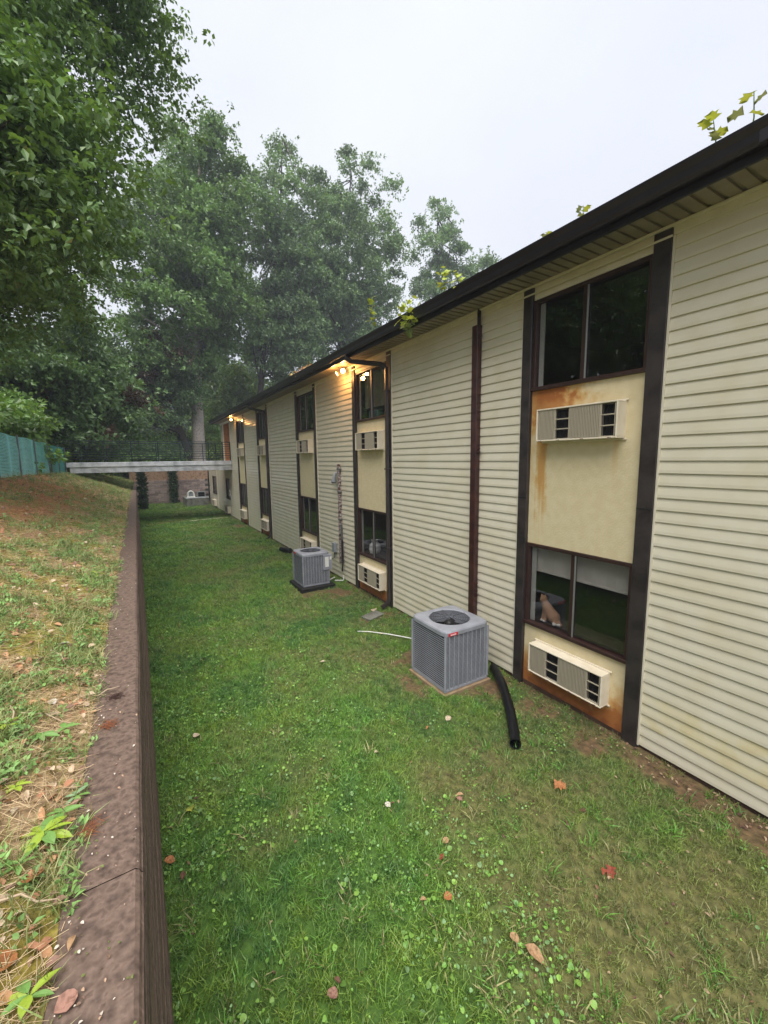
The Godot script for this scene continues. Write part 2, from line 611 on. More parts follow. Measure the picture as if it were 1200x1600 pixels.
# ------------------------------------------------------------------ ground
func build_ground() -> void:
	var g := MB.new()
	g.quad(V(-160, -0.45, -80), V(220, -0.45, -80), V(220, -0.45, 320), V(-160, -0.45, 320), Vector3.UP)
	setting(obj("ground", g, M.far_ground))

	# lawn
	var xs := []
	var x := -0.16
	while x < D + 0.3:
		xs.append(x); x += 0.09
	var zs := []
	var z := -4.0
	while z < 36.6:
		zs.append(z); z += 0.09 if z < 9.0 else 0.25
	setting(obj("lawn", sheet(xs, zs, func(a, b): return lawn_h(a, b), func(a, b): return lawn_col(a, b)), M.lawn))

	# bank behind the retaining wall, up to the fence and on
	xs = []
	x = -0.25
	while x > -90.0:
		xs.append(x); x -= 0.07 if x > -1.6 else (0.2 if x > -4.0 else (1.0 if x > -12.0 else 9.0))
	zs = []
	z = -12.0
	while z < 36.8:
		zs.append(z); z += 0.5 if z < 0.5 else (0.07 if z < 6.0 else (0.15 if z < 16.0 else 0.4))
	setting(obj("bank", sheet(xs, zs, func(a, b): return bank_h(a, b), func(a, b): return bank_col(a, b)), M.bank))

	# the higher ground beyond the far wall
	xs = []
	x = -90.0
	while x < 120.0:
		xs.append(x); x += 4.0 if absf(x) > 12.0 else 1.0
	zs = []
	z = 36.62
	while z < 180.0:
		zs.append(z); z += 1.0 if z < 46.0 else 8.0
	setting(obj("hillside", sheet(xs, zs, func(a, b): return 2.45 + 0.03 * (b - 36.6) + (0.4 if a < -1.0 else 0.0) + noise.get_noise_2d(a * 8.0, b * 8.0) * 0.3 * clampf((b - 37.0) / 3.0, 0.0, 1.0), func(_a, _b): return Color(0.08, 0.1, 0.04)), M.bank))

func sheet(xs: Array, zs: Array, h: Callable, colour: Callable) -> MB:
	var m := MB.new()
	var nx := xs.size()
	var ps := []
	var ns := []
	var cs := []
	for z in zs:
		for x in xs:
			var y: float = h.call(x, z)
			ps.append(V(x, y, z))
			var e := 0.04
			ns.append(Vector3(-(h.call(x + e, z) - y) / e, 1.0, (h.call(x, z + e) - y) / e).normalized())
			cs.append(colour.call(x, z))
	for j in zs.size() - 1:
		for i in nx - 1:
			var a := j * nx + i
			var q := [a, a + 1, a + nx + 1, a + nx]
			for t in [[0, 1, 2], [0, 2, 3]]:
				var t0: int = q[t[0]]; var t1: int = q[t[1]]; var t2: int = q[t[2]]
				var nn: Vector3 = (ps[t2] - ps[t0]).cross(ps[t1] - ps[t0])
				if nn.y < 0:
					var s := t1; t1 = t2; t2 = s
				for k in [t0, t1, t2]:
					m.col = cs[k]
					m.put(ps[k], ns[k])
	return m

func lawn_col(x: float, z: float) -> Color:
	var green := Color(0.09, 0.19, 0.035)
	var olive := Color(0.17, 0.165, 0.065)
	var earth := Color(0.19, 0.115, 0.068)
	return green.lerp(olive, dryness(x, z)).lerp(earth, bare(x, z))

func bank_col(x: float, z: float) -> Color:
	var moss := Color(0.35, 0.3, 0.065)
	var straw := Color(0.5, 0.37, 0.23)
	var green := Color(0.26, 0.32, 0.11)
	var needle := Color(0.52, 0.26, 0.125)
	var a := noise.get_noise_2d(x * 45.0, z * 45.0)
	var b := noise.get_noise_2d(x * 90.0 + 400.0, z * 90.0)
	var k := straw.lerp(moss, smoothstep(-0.1, 0.25, a)).lerp(green, smoothstep(0.0, 0.3, b))
	var red := smoothstep(6.0, 10.0, z) * smoothstep(21.0, 16.0, z) * smoothstep(-0.9, -1.7, x) * smoothstep(-0.25, 0.1, noise.get_noise_2d(x * 20.0, z * 12.0 + 70.0) + 0.12)
	k = k.lerp(needle, red)
	if z > 24.0: k = k.lerp(Color(0.2, 0.31, 0.07), smoothstep(24.0, 27.0, z))
	return k

# ------------------------------------------------------------------ retaining wall
func build_retaining_wall() -> void:
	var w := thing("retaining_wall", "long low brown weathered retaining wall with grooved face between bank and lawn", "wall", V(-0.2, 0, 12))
	var z := -1.2
	var first := true
	while z < 24.4:
		var len_ := rng.randf_range(2.2, 3.6)
		var z1 := minf(z + len_, 24.5)
		if 24.5 - z1 < 1.0: z1 = 24.5
		var m := MB.new()
		# front profile from the top edge down, with horizontal grooves in the face
		var prof := [Vector2(-0.325, -0.2), Vector2(-0.325, 1.78), Vector2(-0.318, 1.79), Vector2(-0.112, 1.792), Vector2(-0.100, 1.784), Vector2(-0.094, 1.77)]
		var y := 1.77
		var k := 0
		var pr := RandomNumberGenerator.new()
		pr.seed = 77
		while y > 0.0:
			var hgt := pr.randf_range(0.03, 0.075)
			var dep := pr.randf_range(0.008, 0.024)
			var fx := -0.094 + 0.03 * (1.79 - y) / 1.79
			prof.append(Vector2(fx + pr.randf_range(-0.003, 0.004), y - 0.004))
			prof.append(Vector2(fx + pr.randf_range(-0.002, 0.006), y - hgt * 0.6))
			prof.append(Vector2(fx - dep, y - hgt * 0.75))
			prof.append(Vector2(fx - dep, y - hgt))
			y -= hgt
			k += 1
		prof.append(Vector2(-0.06, -0.2))
		var zz := []
		var n := int(ceil((z1 - z) / 0.22))
		for i in n + 1: zz.append(lerpf(z + 0.002, z1 - 0.002, float(i) / n))
		for i in zz.size() - 1:
			for j in prof.size() - 1:
				var q := []
				for e in [[i, j], [i + 1, j], [i + 1, j + 1], [i, j + 1]]:
					var p: Vector2 = prof[e[1]]
					var zq: float = zz[e[0]]
					var wob := noise.get_noise_2d(zq * 60.0, p.y * 300.0 + p.x * 500.0) * 0.007
					var ty := noise.get_noise_2d(zq * 90.0, p.x * 900.0) * 0.006 if p.y > 1.7 else 0.0
					q.append(V(p.x + (wob if p.x > -0.2 else wob * 2.0), p.y + ty, zq))
				var a: Vector2 = prof[j]; var b: Vector2 = prof[j + 1]
				var tone := 1.0 if j < 5 else 0.8 + 0.5 * noise.get_noise_2d(j * 37.0, zz[i] * 14.0)  # face strips: board-mark tones that also paint in the weak groove shading
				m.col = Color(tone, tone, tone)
				m.quad(q[0], q[1], q[2], q[3], Vector3(a.y - b.y, b.x - a.x, 0))
		for e in [[z + 0.002, 1.0], [z1 - 0.002, -1.0]]:
			m.quad(V(-0.32, -0.2, e[0]), V(-0.07, -0.2, e[0]), V(-0.1, 1.785, e[0]), V(-0.32, 1.785, e[0]), Vector3(0, 0, e[1]))
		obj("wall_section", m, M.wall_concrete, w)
		z = z1
		first = false

# ------------------------------------------------------------------ building
var bays := [[2.25, 4.04], [7.43, 9.22], [11.63, 13.42], [16.78, 18.57], [20.97, 22.76]]
var bay_names := ["nearest", "second", "third", "fourth", "fifth"]

func bx(m: MB, x0: float, x1: float, y0: float, y1: float, z0: float, z1: float, ch := 0.0) -> void:
	m.box(V(x0, y0, z0), V(x1, y1, z1), ch)

func plank_shape(m: MB, z0: float, z1: float, y: float) -> void:
	var pr := [Vector2(D + 0.004, y + 0.002), Vector2(D - 0.017, y), Vector2(D - 0.021, y + 0.004), Vector2(D - 0.0195, y + 0.035), Vector2(D - 0.006, y + COURSE - 0.012), Vector2(D - 0.004, y + COURSE + 0.012)]
	for j in pr.size() - 1:
		var a: Vector2 = pr[j]; var b: Vector2 = pr[j + 1]
		m.quad(V(a.x, a.y, z0), V(a.x, a.y, z1), V(b.x, b.y, z1), V(b.x, b.y, z0), Vector3(-(b.y - a.y) - 0.0001, (b.x - a.x), 0))
	for e in [[z0, 1.0], [z1, -1.0]]:
		m.quad(V(D + 0.004, y, e[0]), V(D - 0.0195, y + 0.003, e[0]), V(D - 0.006, y + COURSE, e[0]), V(D + 0.004, y + COURSE, e[0]), Vector3(0, 0, e[1]))

func window(b: Node3D, z0: float, z1: float, y0: float, y1: float, sill_proud := 0.0) -> void:
	var win := Node3D.new()
	win.name = numbered("window", b)
	b.add_child(win)
	win.position = V(D, y0, (z0 + z1) / 2) - gpos(b)
	var f := MB.new()
	var t := 0.045
	bx(f, D - 0.01, D + 0.09, y1 - t, y1, z0, z1, 0.004)
	bx(f, D - 0.02 - sill_proud, D + 0.09, y0, y0 + t, z0, z1, 0.004)
	bx(f, D - 0.008, D + 0.09, y0 + t, y1 - t, z0, z0 + t, 0.004)
	bx(f, D - 0.008, D + 0.09, y0 + t, y1 - t, z1 - t, z1, 0.004)
	obj("frame", f, M.frame, win)
	var zm := (z0 + z1) / 2 + 0.02
	var mu := MB.new()
	bx(mu, D + 0.005, D + 0.06, y0 + t, y1 - t, zm - 0.03, zm + 0.022, 0.003)
	obj("mullion", mu, M.frame, win)
	var s := MB.new()
	bx(s, D + 0.0, D + 0.02, y0 + t + 0.001, y1 - t - 0.001, zm - 0.047, zm - 0.0305, 0.002)
	obj("sash_edge", s, M.sash, win)
	var ps := MB.new()
	bx(ps, D + 0.062, D + 0.082, y0 + t + 0.001, y1 - t - 0.001, z1 - t - 0.07, z1 - t - 0.001, 0.002)
	obj("pale_jamb", ps, M.pale_sash, win)
	var g1 := MB.new()
	bx(g1, D + 0.03, D + 0.034, y0 + t + 0.001, y1 - t - 0.001, z0 + t + 0.001, zm - 0.0475)
	obj("pane", g1, M.glass, win)
	var g2 := MB.new()
	bx(g2, D + 0.045, D + 0.049, y0 + t + 0.001, y1 - t - 0.001, zm + 0.0225, z1 - t - 0.001)
	obj("pane", g2, M.glass, win)

func stain_panel(kind: int, w: int, h: int, sd: int) -> StandardMaterial3D:
	# painted render with rust that has run from the air conditioner and splashed up from the earth
	var f := FastNoiseLite.new()
	f.seed = sd
	f.frequency = 0.035
	f.fractal_octaves = 5
	var im := Image.create(w, h, false, Image.FORMAT_RGB8)
	var cream := S(213, 198, 158)
	var pale := S(219, 205, 168)
	var tan_ := S(200, 158, 96)
	var rust := S(160, 96, 44)
	var deep := S(124, 66, 34)
	for y in h:
		for x in w:
			var u := (x + 0.5) / w        # 0 = far post, 1 = near post
			var v := (y + 0.5) / h        # 0 = top
			var nz := f.get_noise_2d(x * 256.0 / w, y * 256.0 / w)
			var nv := f.get_noise_2d(x * 512.0 / w + 70.0, y * 40.0 / w)
			var c := cream.lerp(pale, clampf(0.5 + nz * 1.2, 0, 1))
			if kind == 1:
				# upper panel of the nearest bay: patch above the unit's far corner, long run below it
				var p := smoothstep(0.34, 0.0, Vector2((u - 0.15) / 1.5, (v - 0.06) * 1.1).length() + nz * 0.14)
				c = c.lerp(tan_, clampf(p * 2.2, 0, 1)).lerp(rust, smoothstep(0.35, 0.8, p))
				var edge := smoothstep(0.06, 0.0, absf(v - 0.11) + nz * 0.03) * smoothstep(0.95, 0.2, u)
				c = c.lerp(tan_, edge * 0.45)
				var run := smoothstep(0.075, 0.02, absf(u - 0.13 - nv * 0.03) + nz * 0.02) * smoothstep(0.27, 0.31, v) * smoothstep(0.95, 0.55, v + nv * 0.2)
				c = c.lerp(S(190, 138, 70), run * 0.85)
				var run2 := smoothstep(0.03, 0.0, absf(u - 0.8 - nv * 0.02)) * smoothstep(0.3, 0.34, v) * smoothstep(0.6, 0.4, v)
				c = c.lerp(tan_, run2 * 0.35)
				var side := smoothstep(0.1, 0.0, u + nz * 0.06)
				c = c.lerp(tan_, side * 0.4 * smoothstep(0.8, 0.4, v))
			elif kind == 2:
				# lower panels: earth and rust splashed up under the unit
				var line := 0.68 + nz * 0.16 + nv * 0.06
				c = c.lerp(tan_, smoothstep(line - 0.42, line, v) * 0.8)
				c = c.lerp(rust, smoothstep(line - 0.06, line + 0.1, v) * 0.9)
				c = c.lerp(deep, smoothstep(0.84, 0.98, v + nz * 0.1) * 0.8)
				var sd2 := smoothstep(0.14, 0.02, minf(u, 1.0 - u) + nz * 0.08) * smoothstep(0.3, 0.7, v)
				c = c.lerp(S(178, 112, 56), sd2 * 0.6)
			else:
				var p2 := smoothstep(0.08, 0.0, absf(v - 0.33) + nz * 0.05) * smoothstep(0.1, 0.3, u) * smoothstep(0.95, 0.7, u)
				c = c.lerp(S(196, 176, 112), p2 * 0.4)
			im.set_pixel(x, y, c)
	var m := plain(Color.WHITE, 0.78)
	m.albedo_texture = ImageTexture.create_from_image(im)
	var g := FastNoiseLite.new()
	g.seed = sd + 1
	g.frequency = 0.12
	var gi := g.get_image(w * 2, h * 2)
	gi.convert(Image.FORMAT_RGBA8)
	gi.bump_map_to_normal_map(3.0)
	m.normal_enabled = true
	m.normal_texture = ImageTexture.create_from_image(gi)
	m.normal_scale = 0.18
	return m

func stucco(b: Node3D, z0: float, z1: float, y0: float, y1: float, mat: Material) -> void:
	var m := MB.new()
	m.quad_uv(V(D + 0.012, y0, z1), V(D + 0.012, y0, z0), V(D + 0.012, y1, z0), V(D + 0.012, y1, z1), Vector3(-1, 0, 0))
	m.quad(V(D + 0.06, y0, z1), V(D + 0.06, y0, z0), V(D + 0.06, y1, z0), V(D + 0.06, y1, z1), Vector3(1, 0, 0))
	m.quad(V(D + 0.012, y1, z1), V(D + 0.012, y1, z0), V(D + 0.06, y1, z0), V(D + 0.06, y1, z1), Vector3(0, 1, 0))
	m.quad(V(D + 0.012, y0, z1), V(D + 0.012, y0, z0), V(D + 0.06, y0, z0), V(D + 0.06, y0, z1), Vector3(0, -1, 0))
	obj("stucco_panel", m, mat, b)

func build_building() -> void:
	var b := thing("apartment_building", "long two-storey building with cream lap siding, dark posts and a black gutter", "building", V(D, 0, 12))
	# siding
	var segs := [[-3.0, 2.228], [4.062, 7.408], [9.242, 11.608], [13.442, 16.758], [18.592, 20.948]]
	for i in segs.size():
		var pm := MB.new()
		plank_shape(pm, segs[i][0], segs[i][1], 0.0)
		var mesh := pm.mesh()
		for k in 42:
			var p := obj("siding_plank", mesh, M.siding_stained if (i == 0 and k in [2, 3, 4]) else M.siding, b)
			p.position += Vector3(rng.randf_range(-0.0012, 0.0012), k * COURSE, 0)
		# light channels beside the posts
		for e in [segs[i][0], segs[i][1]]:
			if e < 0.0: continue
			var ch := MB.new()
			var o := 0.011 if e == segs[i][1] else -0.011
			bx(ch, D - 0.031, D + 0.01, -0.005, 5.334, e + o - 0.0105, e + o + 0.0105, 0.003)
			obj("channel_trim", ch, M.trim, b)
	# the far end: upper storey with a recessed entrance, ground floor running on
	var far := MB.new()
	for k in 42:
		var y := k * COURSE
		var spans := [[22.782, 24.5], [26.62, 27.4]] if y > 3.1 else [[22.782, 33.4]]
		var holes := [[25.45, 26.75, 0.95, 2.1], [30.15, 31.85, 0.95, 2.15]]
		for s in spans:
			var parts := [s]
			for h in holes:
				if y + COURSE > h[2] and y < h[3]:
					var out := []
					for p in parts:
						if h[0] > p[0] and h[1] < p[1]:
							out.append([p[0], h[0]]); out.append([h[1], p[1]])
						else: out.append(p)
					parts = out
			for p in parts: plank_shape(far, p[0], p[1], y)
	stuff(obj("far_siding", far, M.siding, b))
	for h in [[25.45, 26.75, 0.95, 2.1], [30.15, 31.85, 0.95, 2.15]]:
		window(b, h[0], h[1], h[2], h[3], 0.03)
	# frieze under the soffit
	var fz := MB.new()
	for s in [[-3.0, 2.25], [4.04, 7.43], [9.22, 11.63], [13.42, 16.78], [18.57, 20.97], [22.76, 27.42]]:
		bx(fz, D - 0.03, D + 0.02, 5.336, EAVE - 0.001, s[0], s[1], 0.004)
	obj("frieze_board", fz, M.trim, b)
	var jt := MB.new()
	bx(jt, D - 0.075, D - 0.03, 5.405, EAVE - 0.001, -3.0, 27.4, 0.004)
	obj("soffit_channel", jt, M.trim, b)

	# bays
	var up_a := stain_panel(1, 192, 260, 40)
	var low := stain_panel(2, 192, 116, 41)
	var up_b := stain_panel(3, 96, 130, 42)
	for i in bays.size():
		var z0: float = bays[i][0]
		var z1: float = bays[i][1]
		for e in [[z0, z0 + 0.17], [z1 - 0.15, z1]]:
			var po := MB.new()
			bx(po, D - 0.045, D + 0.12, -0.08, EAVE - 0.002, e[0], e[1], 0.006)
			obj("post", po, M.post, b)
			var jn := MB.new()
			bx(jn, D - 0.0475, D - 0.04, 2.66, 2.675, e[0] + 0.004, e[1] - 0.004)
			obj("post_joint", jn, M.black_matt, b)
		var a0 := z0 + 0.171
		var a1 := z1 - 0.151
		stucco(b, a0, a1, -0.06, 0.868, low)
		stucco(b, a0, a1, 2.042, 4.098, up_a if i == 0 else up_b)
		window(b, a0, a1, 0.87, 2.04, 0.012)
		window(b, a0, a1, 4.10, 5.25, 0.012)
		var hd := MB.new()
		bx(hd, D - 0.012, D + 0.09, 5.252, EAVE - 0.002, a0, a1, 0.004)
		obj("window_header", hd, M.trim, b)
		var hl := MB.new()
		bx(hl, D - 0.06, D - 0.047, 5.315, 5.335, z0 - 0.01, z1 + 0.01, 0.003)
		obj("header_bead", hl, M.trim, b)
	# soffit, one ridged panel after another
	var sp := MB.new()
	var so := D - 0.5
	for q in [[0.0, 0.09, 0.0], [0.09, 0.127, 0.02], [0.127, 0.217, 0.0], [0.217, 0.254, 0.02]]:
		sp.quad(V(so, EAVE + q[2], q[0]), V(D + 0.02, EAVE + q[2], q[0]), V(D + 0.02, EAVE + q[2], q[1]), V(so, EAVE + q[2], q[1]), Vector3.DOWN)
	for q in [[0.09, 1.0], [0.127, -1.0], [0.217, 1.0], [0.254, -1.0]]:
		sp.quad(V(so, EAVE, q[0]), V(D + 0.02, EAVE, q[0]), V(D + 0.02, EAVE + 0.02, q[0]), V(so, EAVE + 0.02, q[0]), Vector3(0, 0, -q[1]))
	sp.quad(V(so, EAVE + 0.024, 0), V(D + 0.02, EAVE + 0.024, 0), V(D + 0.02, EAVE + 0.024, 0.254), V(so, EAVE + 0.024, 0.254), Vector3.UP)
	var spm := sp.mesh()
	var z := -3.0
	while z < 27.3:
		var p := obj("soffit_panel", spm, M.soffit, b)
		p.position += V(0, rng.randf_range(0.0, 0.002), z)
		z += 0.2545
	# fascia, gutter, roof
	var fa := MB.new()
	bx(fa, so - 0.03, so, 5.385, 5.6, -3.0, 27.45, 0.004)
	obj("fascia", fa, M.gutter, b)
	var prof := [Vector2(-0.032, 5.585), Vector2(-0.032, 5.452), Vector2(-0.10, 5.446), Vector2(-0.116, 5.452), Vector2(-0.128, 5.48), Vector2(-0.134, 5.53), Vector2(-0.158, 5.575), Vector2(-0.162, 5.598), Vector2(-0.152, 5.602), Vector2(-0.146, 5.596)]
	z = -3.0
	while z < 27.4:
		var z1 := minf(z + 4.4, 27.45)
		var gm := MB.new()
		for j in prof.size() - 1:
			var pa: Vector2 = prof[j]; var pb: Vector2 = prof[j + 1]
			var o := Vector3(pb.y - pa.y, pa.x - pb.x, 0)
			if j == 0: o = Vector3(1, 0, 0)
			elif j == 1: o = Vector3.DOWN
			elif j < 7: o = Vector3(-1, -0.3, 0)
			else: o = Vector3(0, 1, 0)
			gm.quad(V(so + pa.x, pa.y, z), V(so + pa.x, pa.y, z1), V(so + pb.x, pb.y, z1), V(so + pb.x, pb.y, z), o)
		if z1 > 27.0:
			gm.quad(V(so - 0.032, 5.585, z1), V(so - 0.032, 5.452, z1), V(so - 0.116, 5.452, z1), V(so - 0.155, 5.59, z1), Vector3(0, 0, -1))
		obj("gutter_section", gm, M.gutter, b)
		if z > 0:
			var cl := MB.new()
			bx(cl, so - 0.1365, so - 0.09, 5.443, 5.53, z - 0.03, z + 0.03, 0.002)
			obj("gutter_joint", cl, M.gutter, b)
		z = z1
	var rf := MB.new()
	var ridge_y := 5.62 + 0.25 * 5.6
	rf.quad(V(so - 0.06, 5.615, -3.0), V(so - 0.06, 5.615, 27.6), V(so + 5.6, ridge_y, 27.6), V(so + 5.6, ridge_y, -3.0), Vector3.UP)
	rf.quad(V(so + 5.6, ridge_y, -3.0), V(so + 5.6, ridge_y, 27.6), V(so + 11.2, 5.6, 27.6), V(so + 11.2, 5.6, -3.0), Vector3.UP)
	rf.quad(V(so - 0.06, 5.6, -3.0), V(so - 0.06, 5.6, 27.6), V(so + 0.0, 5.6, 27.6), V(so + 0.0, 5.6, -3.0), Vector3.DOWN)
	rf.quad(V(so - 0.06, 5.6, -3.0), V(so - 0.06, 5.6, 27.6), V(so - 0.06, 5.615, 27.6), V(so - 0.06, 5.615, -3.0), Vector3(-1, 0, 0))
	rf.tri(V(so + 0.0, 5.45, 27.58), V(so + 11.2, 5.45, 27.58), V(so + 5.6, ridge_y, 27.58), Vector3(0, 0, -1))
	rf.tri(V(so + 0.0, 5.45, -2.98), V(so + 11.2, 5.45, -2.98), V(so + 5.6, ridge_y, -2.98), Vector3(0, 0, 1))
	obj("roof", rf, M.shingle, b)
	# ground-floor roof beyond the upper storey, kept below the bridge
	var lr := MB.new()
	bx(lr, D - 0.02, D + 10.5, 3.1, 3.2, 27.45, 33.45)
	obj("flat_roof", lr, M.shingle, b)
	# walls behind the siding, floors and partitions, so that the rooms are closed
	var wl := MB.new()
	for s in [[-3.0, 2.42], [3.88, 7.6], [9.06, 11.8], [13.26, 16.95], [18.41, 21.14], [22.6, 24.5]]:
		bx(wl, D + 0.021, D + 0.15, -0.3, EAVE, s[0], s[1])
	bx(wl, D + 0.021, D + 0.15, -0.3, 3.0, 24.5, 25.45)
	bx(wl, D + 0.021, D + 0.15, -0.3, 0.95, 25.45, 26.75)
	bx(wl, D + 0.021, D + 0.15, 2.1, 3.0, 25.45, 26.75)
	bx(wl, D + 0.021, D + 0.15, -0.3, 3.0, 26.75, 30.15)
	bx(wl, D + 0.021, D + 0.15, -0.3, 0.95, 30.15, 31.85)
	bx(wl, D + 0.021, D + 0.15, 2.15, 3.0, 30.15, 31.85)
	bx(wl, D + 0.021, D + 0.15, -0.3, 3.0, 31.85, 33.4)
	bx(wl, D + 0.021, D + 0.15, 3.0, EAVE, 26.62, 27.4)
	obj("wall", wl, M.room, b)
	for q in [[-0.3, -0.05], [2.6, 2.9], [5.46, 5.55]]:
		var fl := MB.new()
		bx(fl, D + 0.151, D + 10.0, q[0], q[1], -3.0, 33.4 if q[0] < 2.0 else 27.4)
		obj("floor_slab", fl, M.room_floor, b)
	var zs := [-3.0, 5.7, 10.4, 15.1, 19.8, 24.48]
	for q in zs:
		var pw := MB.new()
		bx(pw, D + 0.151, D + 10.0, -0.04, 5.45, q - 0.06, q + 0.06)
		obj("partition_wall", pw, M.room, b)
	var bw := MB.new()
	bx(bw, D + 4.2, D + 4.3, -0.04, 5.45, -2.9, 27.3)
	obj("back_wall", bw, M.room, b)
	var ew := MB.new()
	bx(ew, D + 0.02, D + 10.0, -0.3, 3.09, 33.28, 33.4)
	bx(ew, D + 0.02, D + 10.0, 3.21, 5.45, 27.28, 27.4)
	bx(ew, D + 9.9, D + 10.0, -0.3, 3.09, -3.0, 33.27)
	bx(ew, D + 9.9, D + 10.0, 3.2, 5.45, -3.0, 27.27)
	obj("end_wall", ew, M.siding, b)
	var ce := MB.new()
	bx(ce, D - 0.03, D + 0.03, -0.06, 3.09, 33.401, 33.5, 0.005)
	obj("corner_post", ce, M.post, b)
	var vt := MB.new()
	bx(vt, D - 0.03, D + 0.03, -0.06, 3.0, 29.7, 29.85, 0.005)
	obj("corner_post", vt, M.trim, b)
	# recessed entrance at the bridge
	var en := MB.new()
	bx(en, D + 1.2, D + 1.3, 3.2, EAVE, 24.54, 26.6)
	bx(en, D + 0.02, D + 1.2, 3.2, EAVE, 26.5, 26.619)
	obj("entrance_lining", en, M.orange_wood, b)
	var ef := MB.new()
	bx(ef, D + 0.02, D + 1.25, 3.12, 3.2, 24.54, 26.6)
	obj("entrance_floor", ef, M.concrete, b)
	var ec := MB.new()
	for e in [[24.5, 24.6], [26.6, 26.7]]:
		bx(ec, D - 0.03, D + 0.02, 3.2, EAVE - 0.002, e[0], e[1], 0.004)
	obj("entrance_trim", ec, M.trim, b)
	# foundation strip
	var fo := MB.new()
	bx(fo, D + 0.008, D + 0.02, -0.4, 0.001, -3.0, 33.4)
	obj("foundation", fo, M.foundation, b)
	# downspouts
	for q in [[8.35, 7.50], [17.55, 16.86]]:
		var dn := MB.new()
		var gx := so - 0.085
		var px := D - 0.1
		var pts := [V(gx, 5.45, q[0]), V(gx, 5.37, q[0] - 0.02), V(gx + 0.06, 5.30, q[0] - 0.12), V(px - 0.06, 5.16, q[1] + 0.12), V(px, 5.06, q[1]), V(px, 4.9, q[1]), V(px, 0.16, q[1]), V(px - 0.03, 0.07, q[1]), V(px - 0.17, 0.0, q[1] + 0.02)]
		dn.tube(pts, [0.058, 0.058, 0.058, 0.058, 0.058, 0.056, 0.056, 0.058, 0.062], 4, true, true, 0.78, 0.0)
		obj("downspout", dn, M.post, b)
		for sy in [1.3, 3.0, 4.6]:
			var stp := MB.new()
			bx(stp, px - 0.048, D - 0.04, sy, sy + 0.025, q[1] - 0.05, q[1] + 0.05, 0.002)
			obj("downspout_strap", stp, M.post, b)
	var md := MB.new()
	bx(md, D - 0.115, D - 0.021, -0.05, 5.2, 4.83, 4.955, 0.008)
	obj("downspout", md, M.maroon, b).set_meta("label", "maroon box-shaped downspout")
	var mdt := MB.new()
	mdt.tube([V(D - 0.06, 5.19, 4.86), V(D - 0.06, 5.41, 4.86), V(D - 0.06, 5.428, 4.86)], [0.028, 0.028, 0.028], 8)
	obj("downspout_neck", mdt, M.black_matt, b)
	for y in [5.02, 3.35, 3.3, 1.2, 1.08, 1.0]:
		var kb := MB.new()
		kb.tube([V(D - 0.07, y, 4.83), V(D - 0.07, y + 0.01, 4.80), V(D - 0.06, y + 0.03, 4.795)], [0.016, 0.018, 0.01], 6)
		obj("pipe_clip", kb, M.maroon, b)

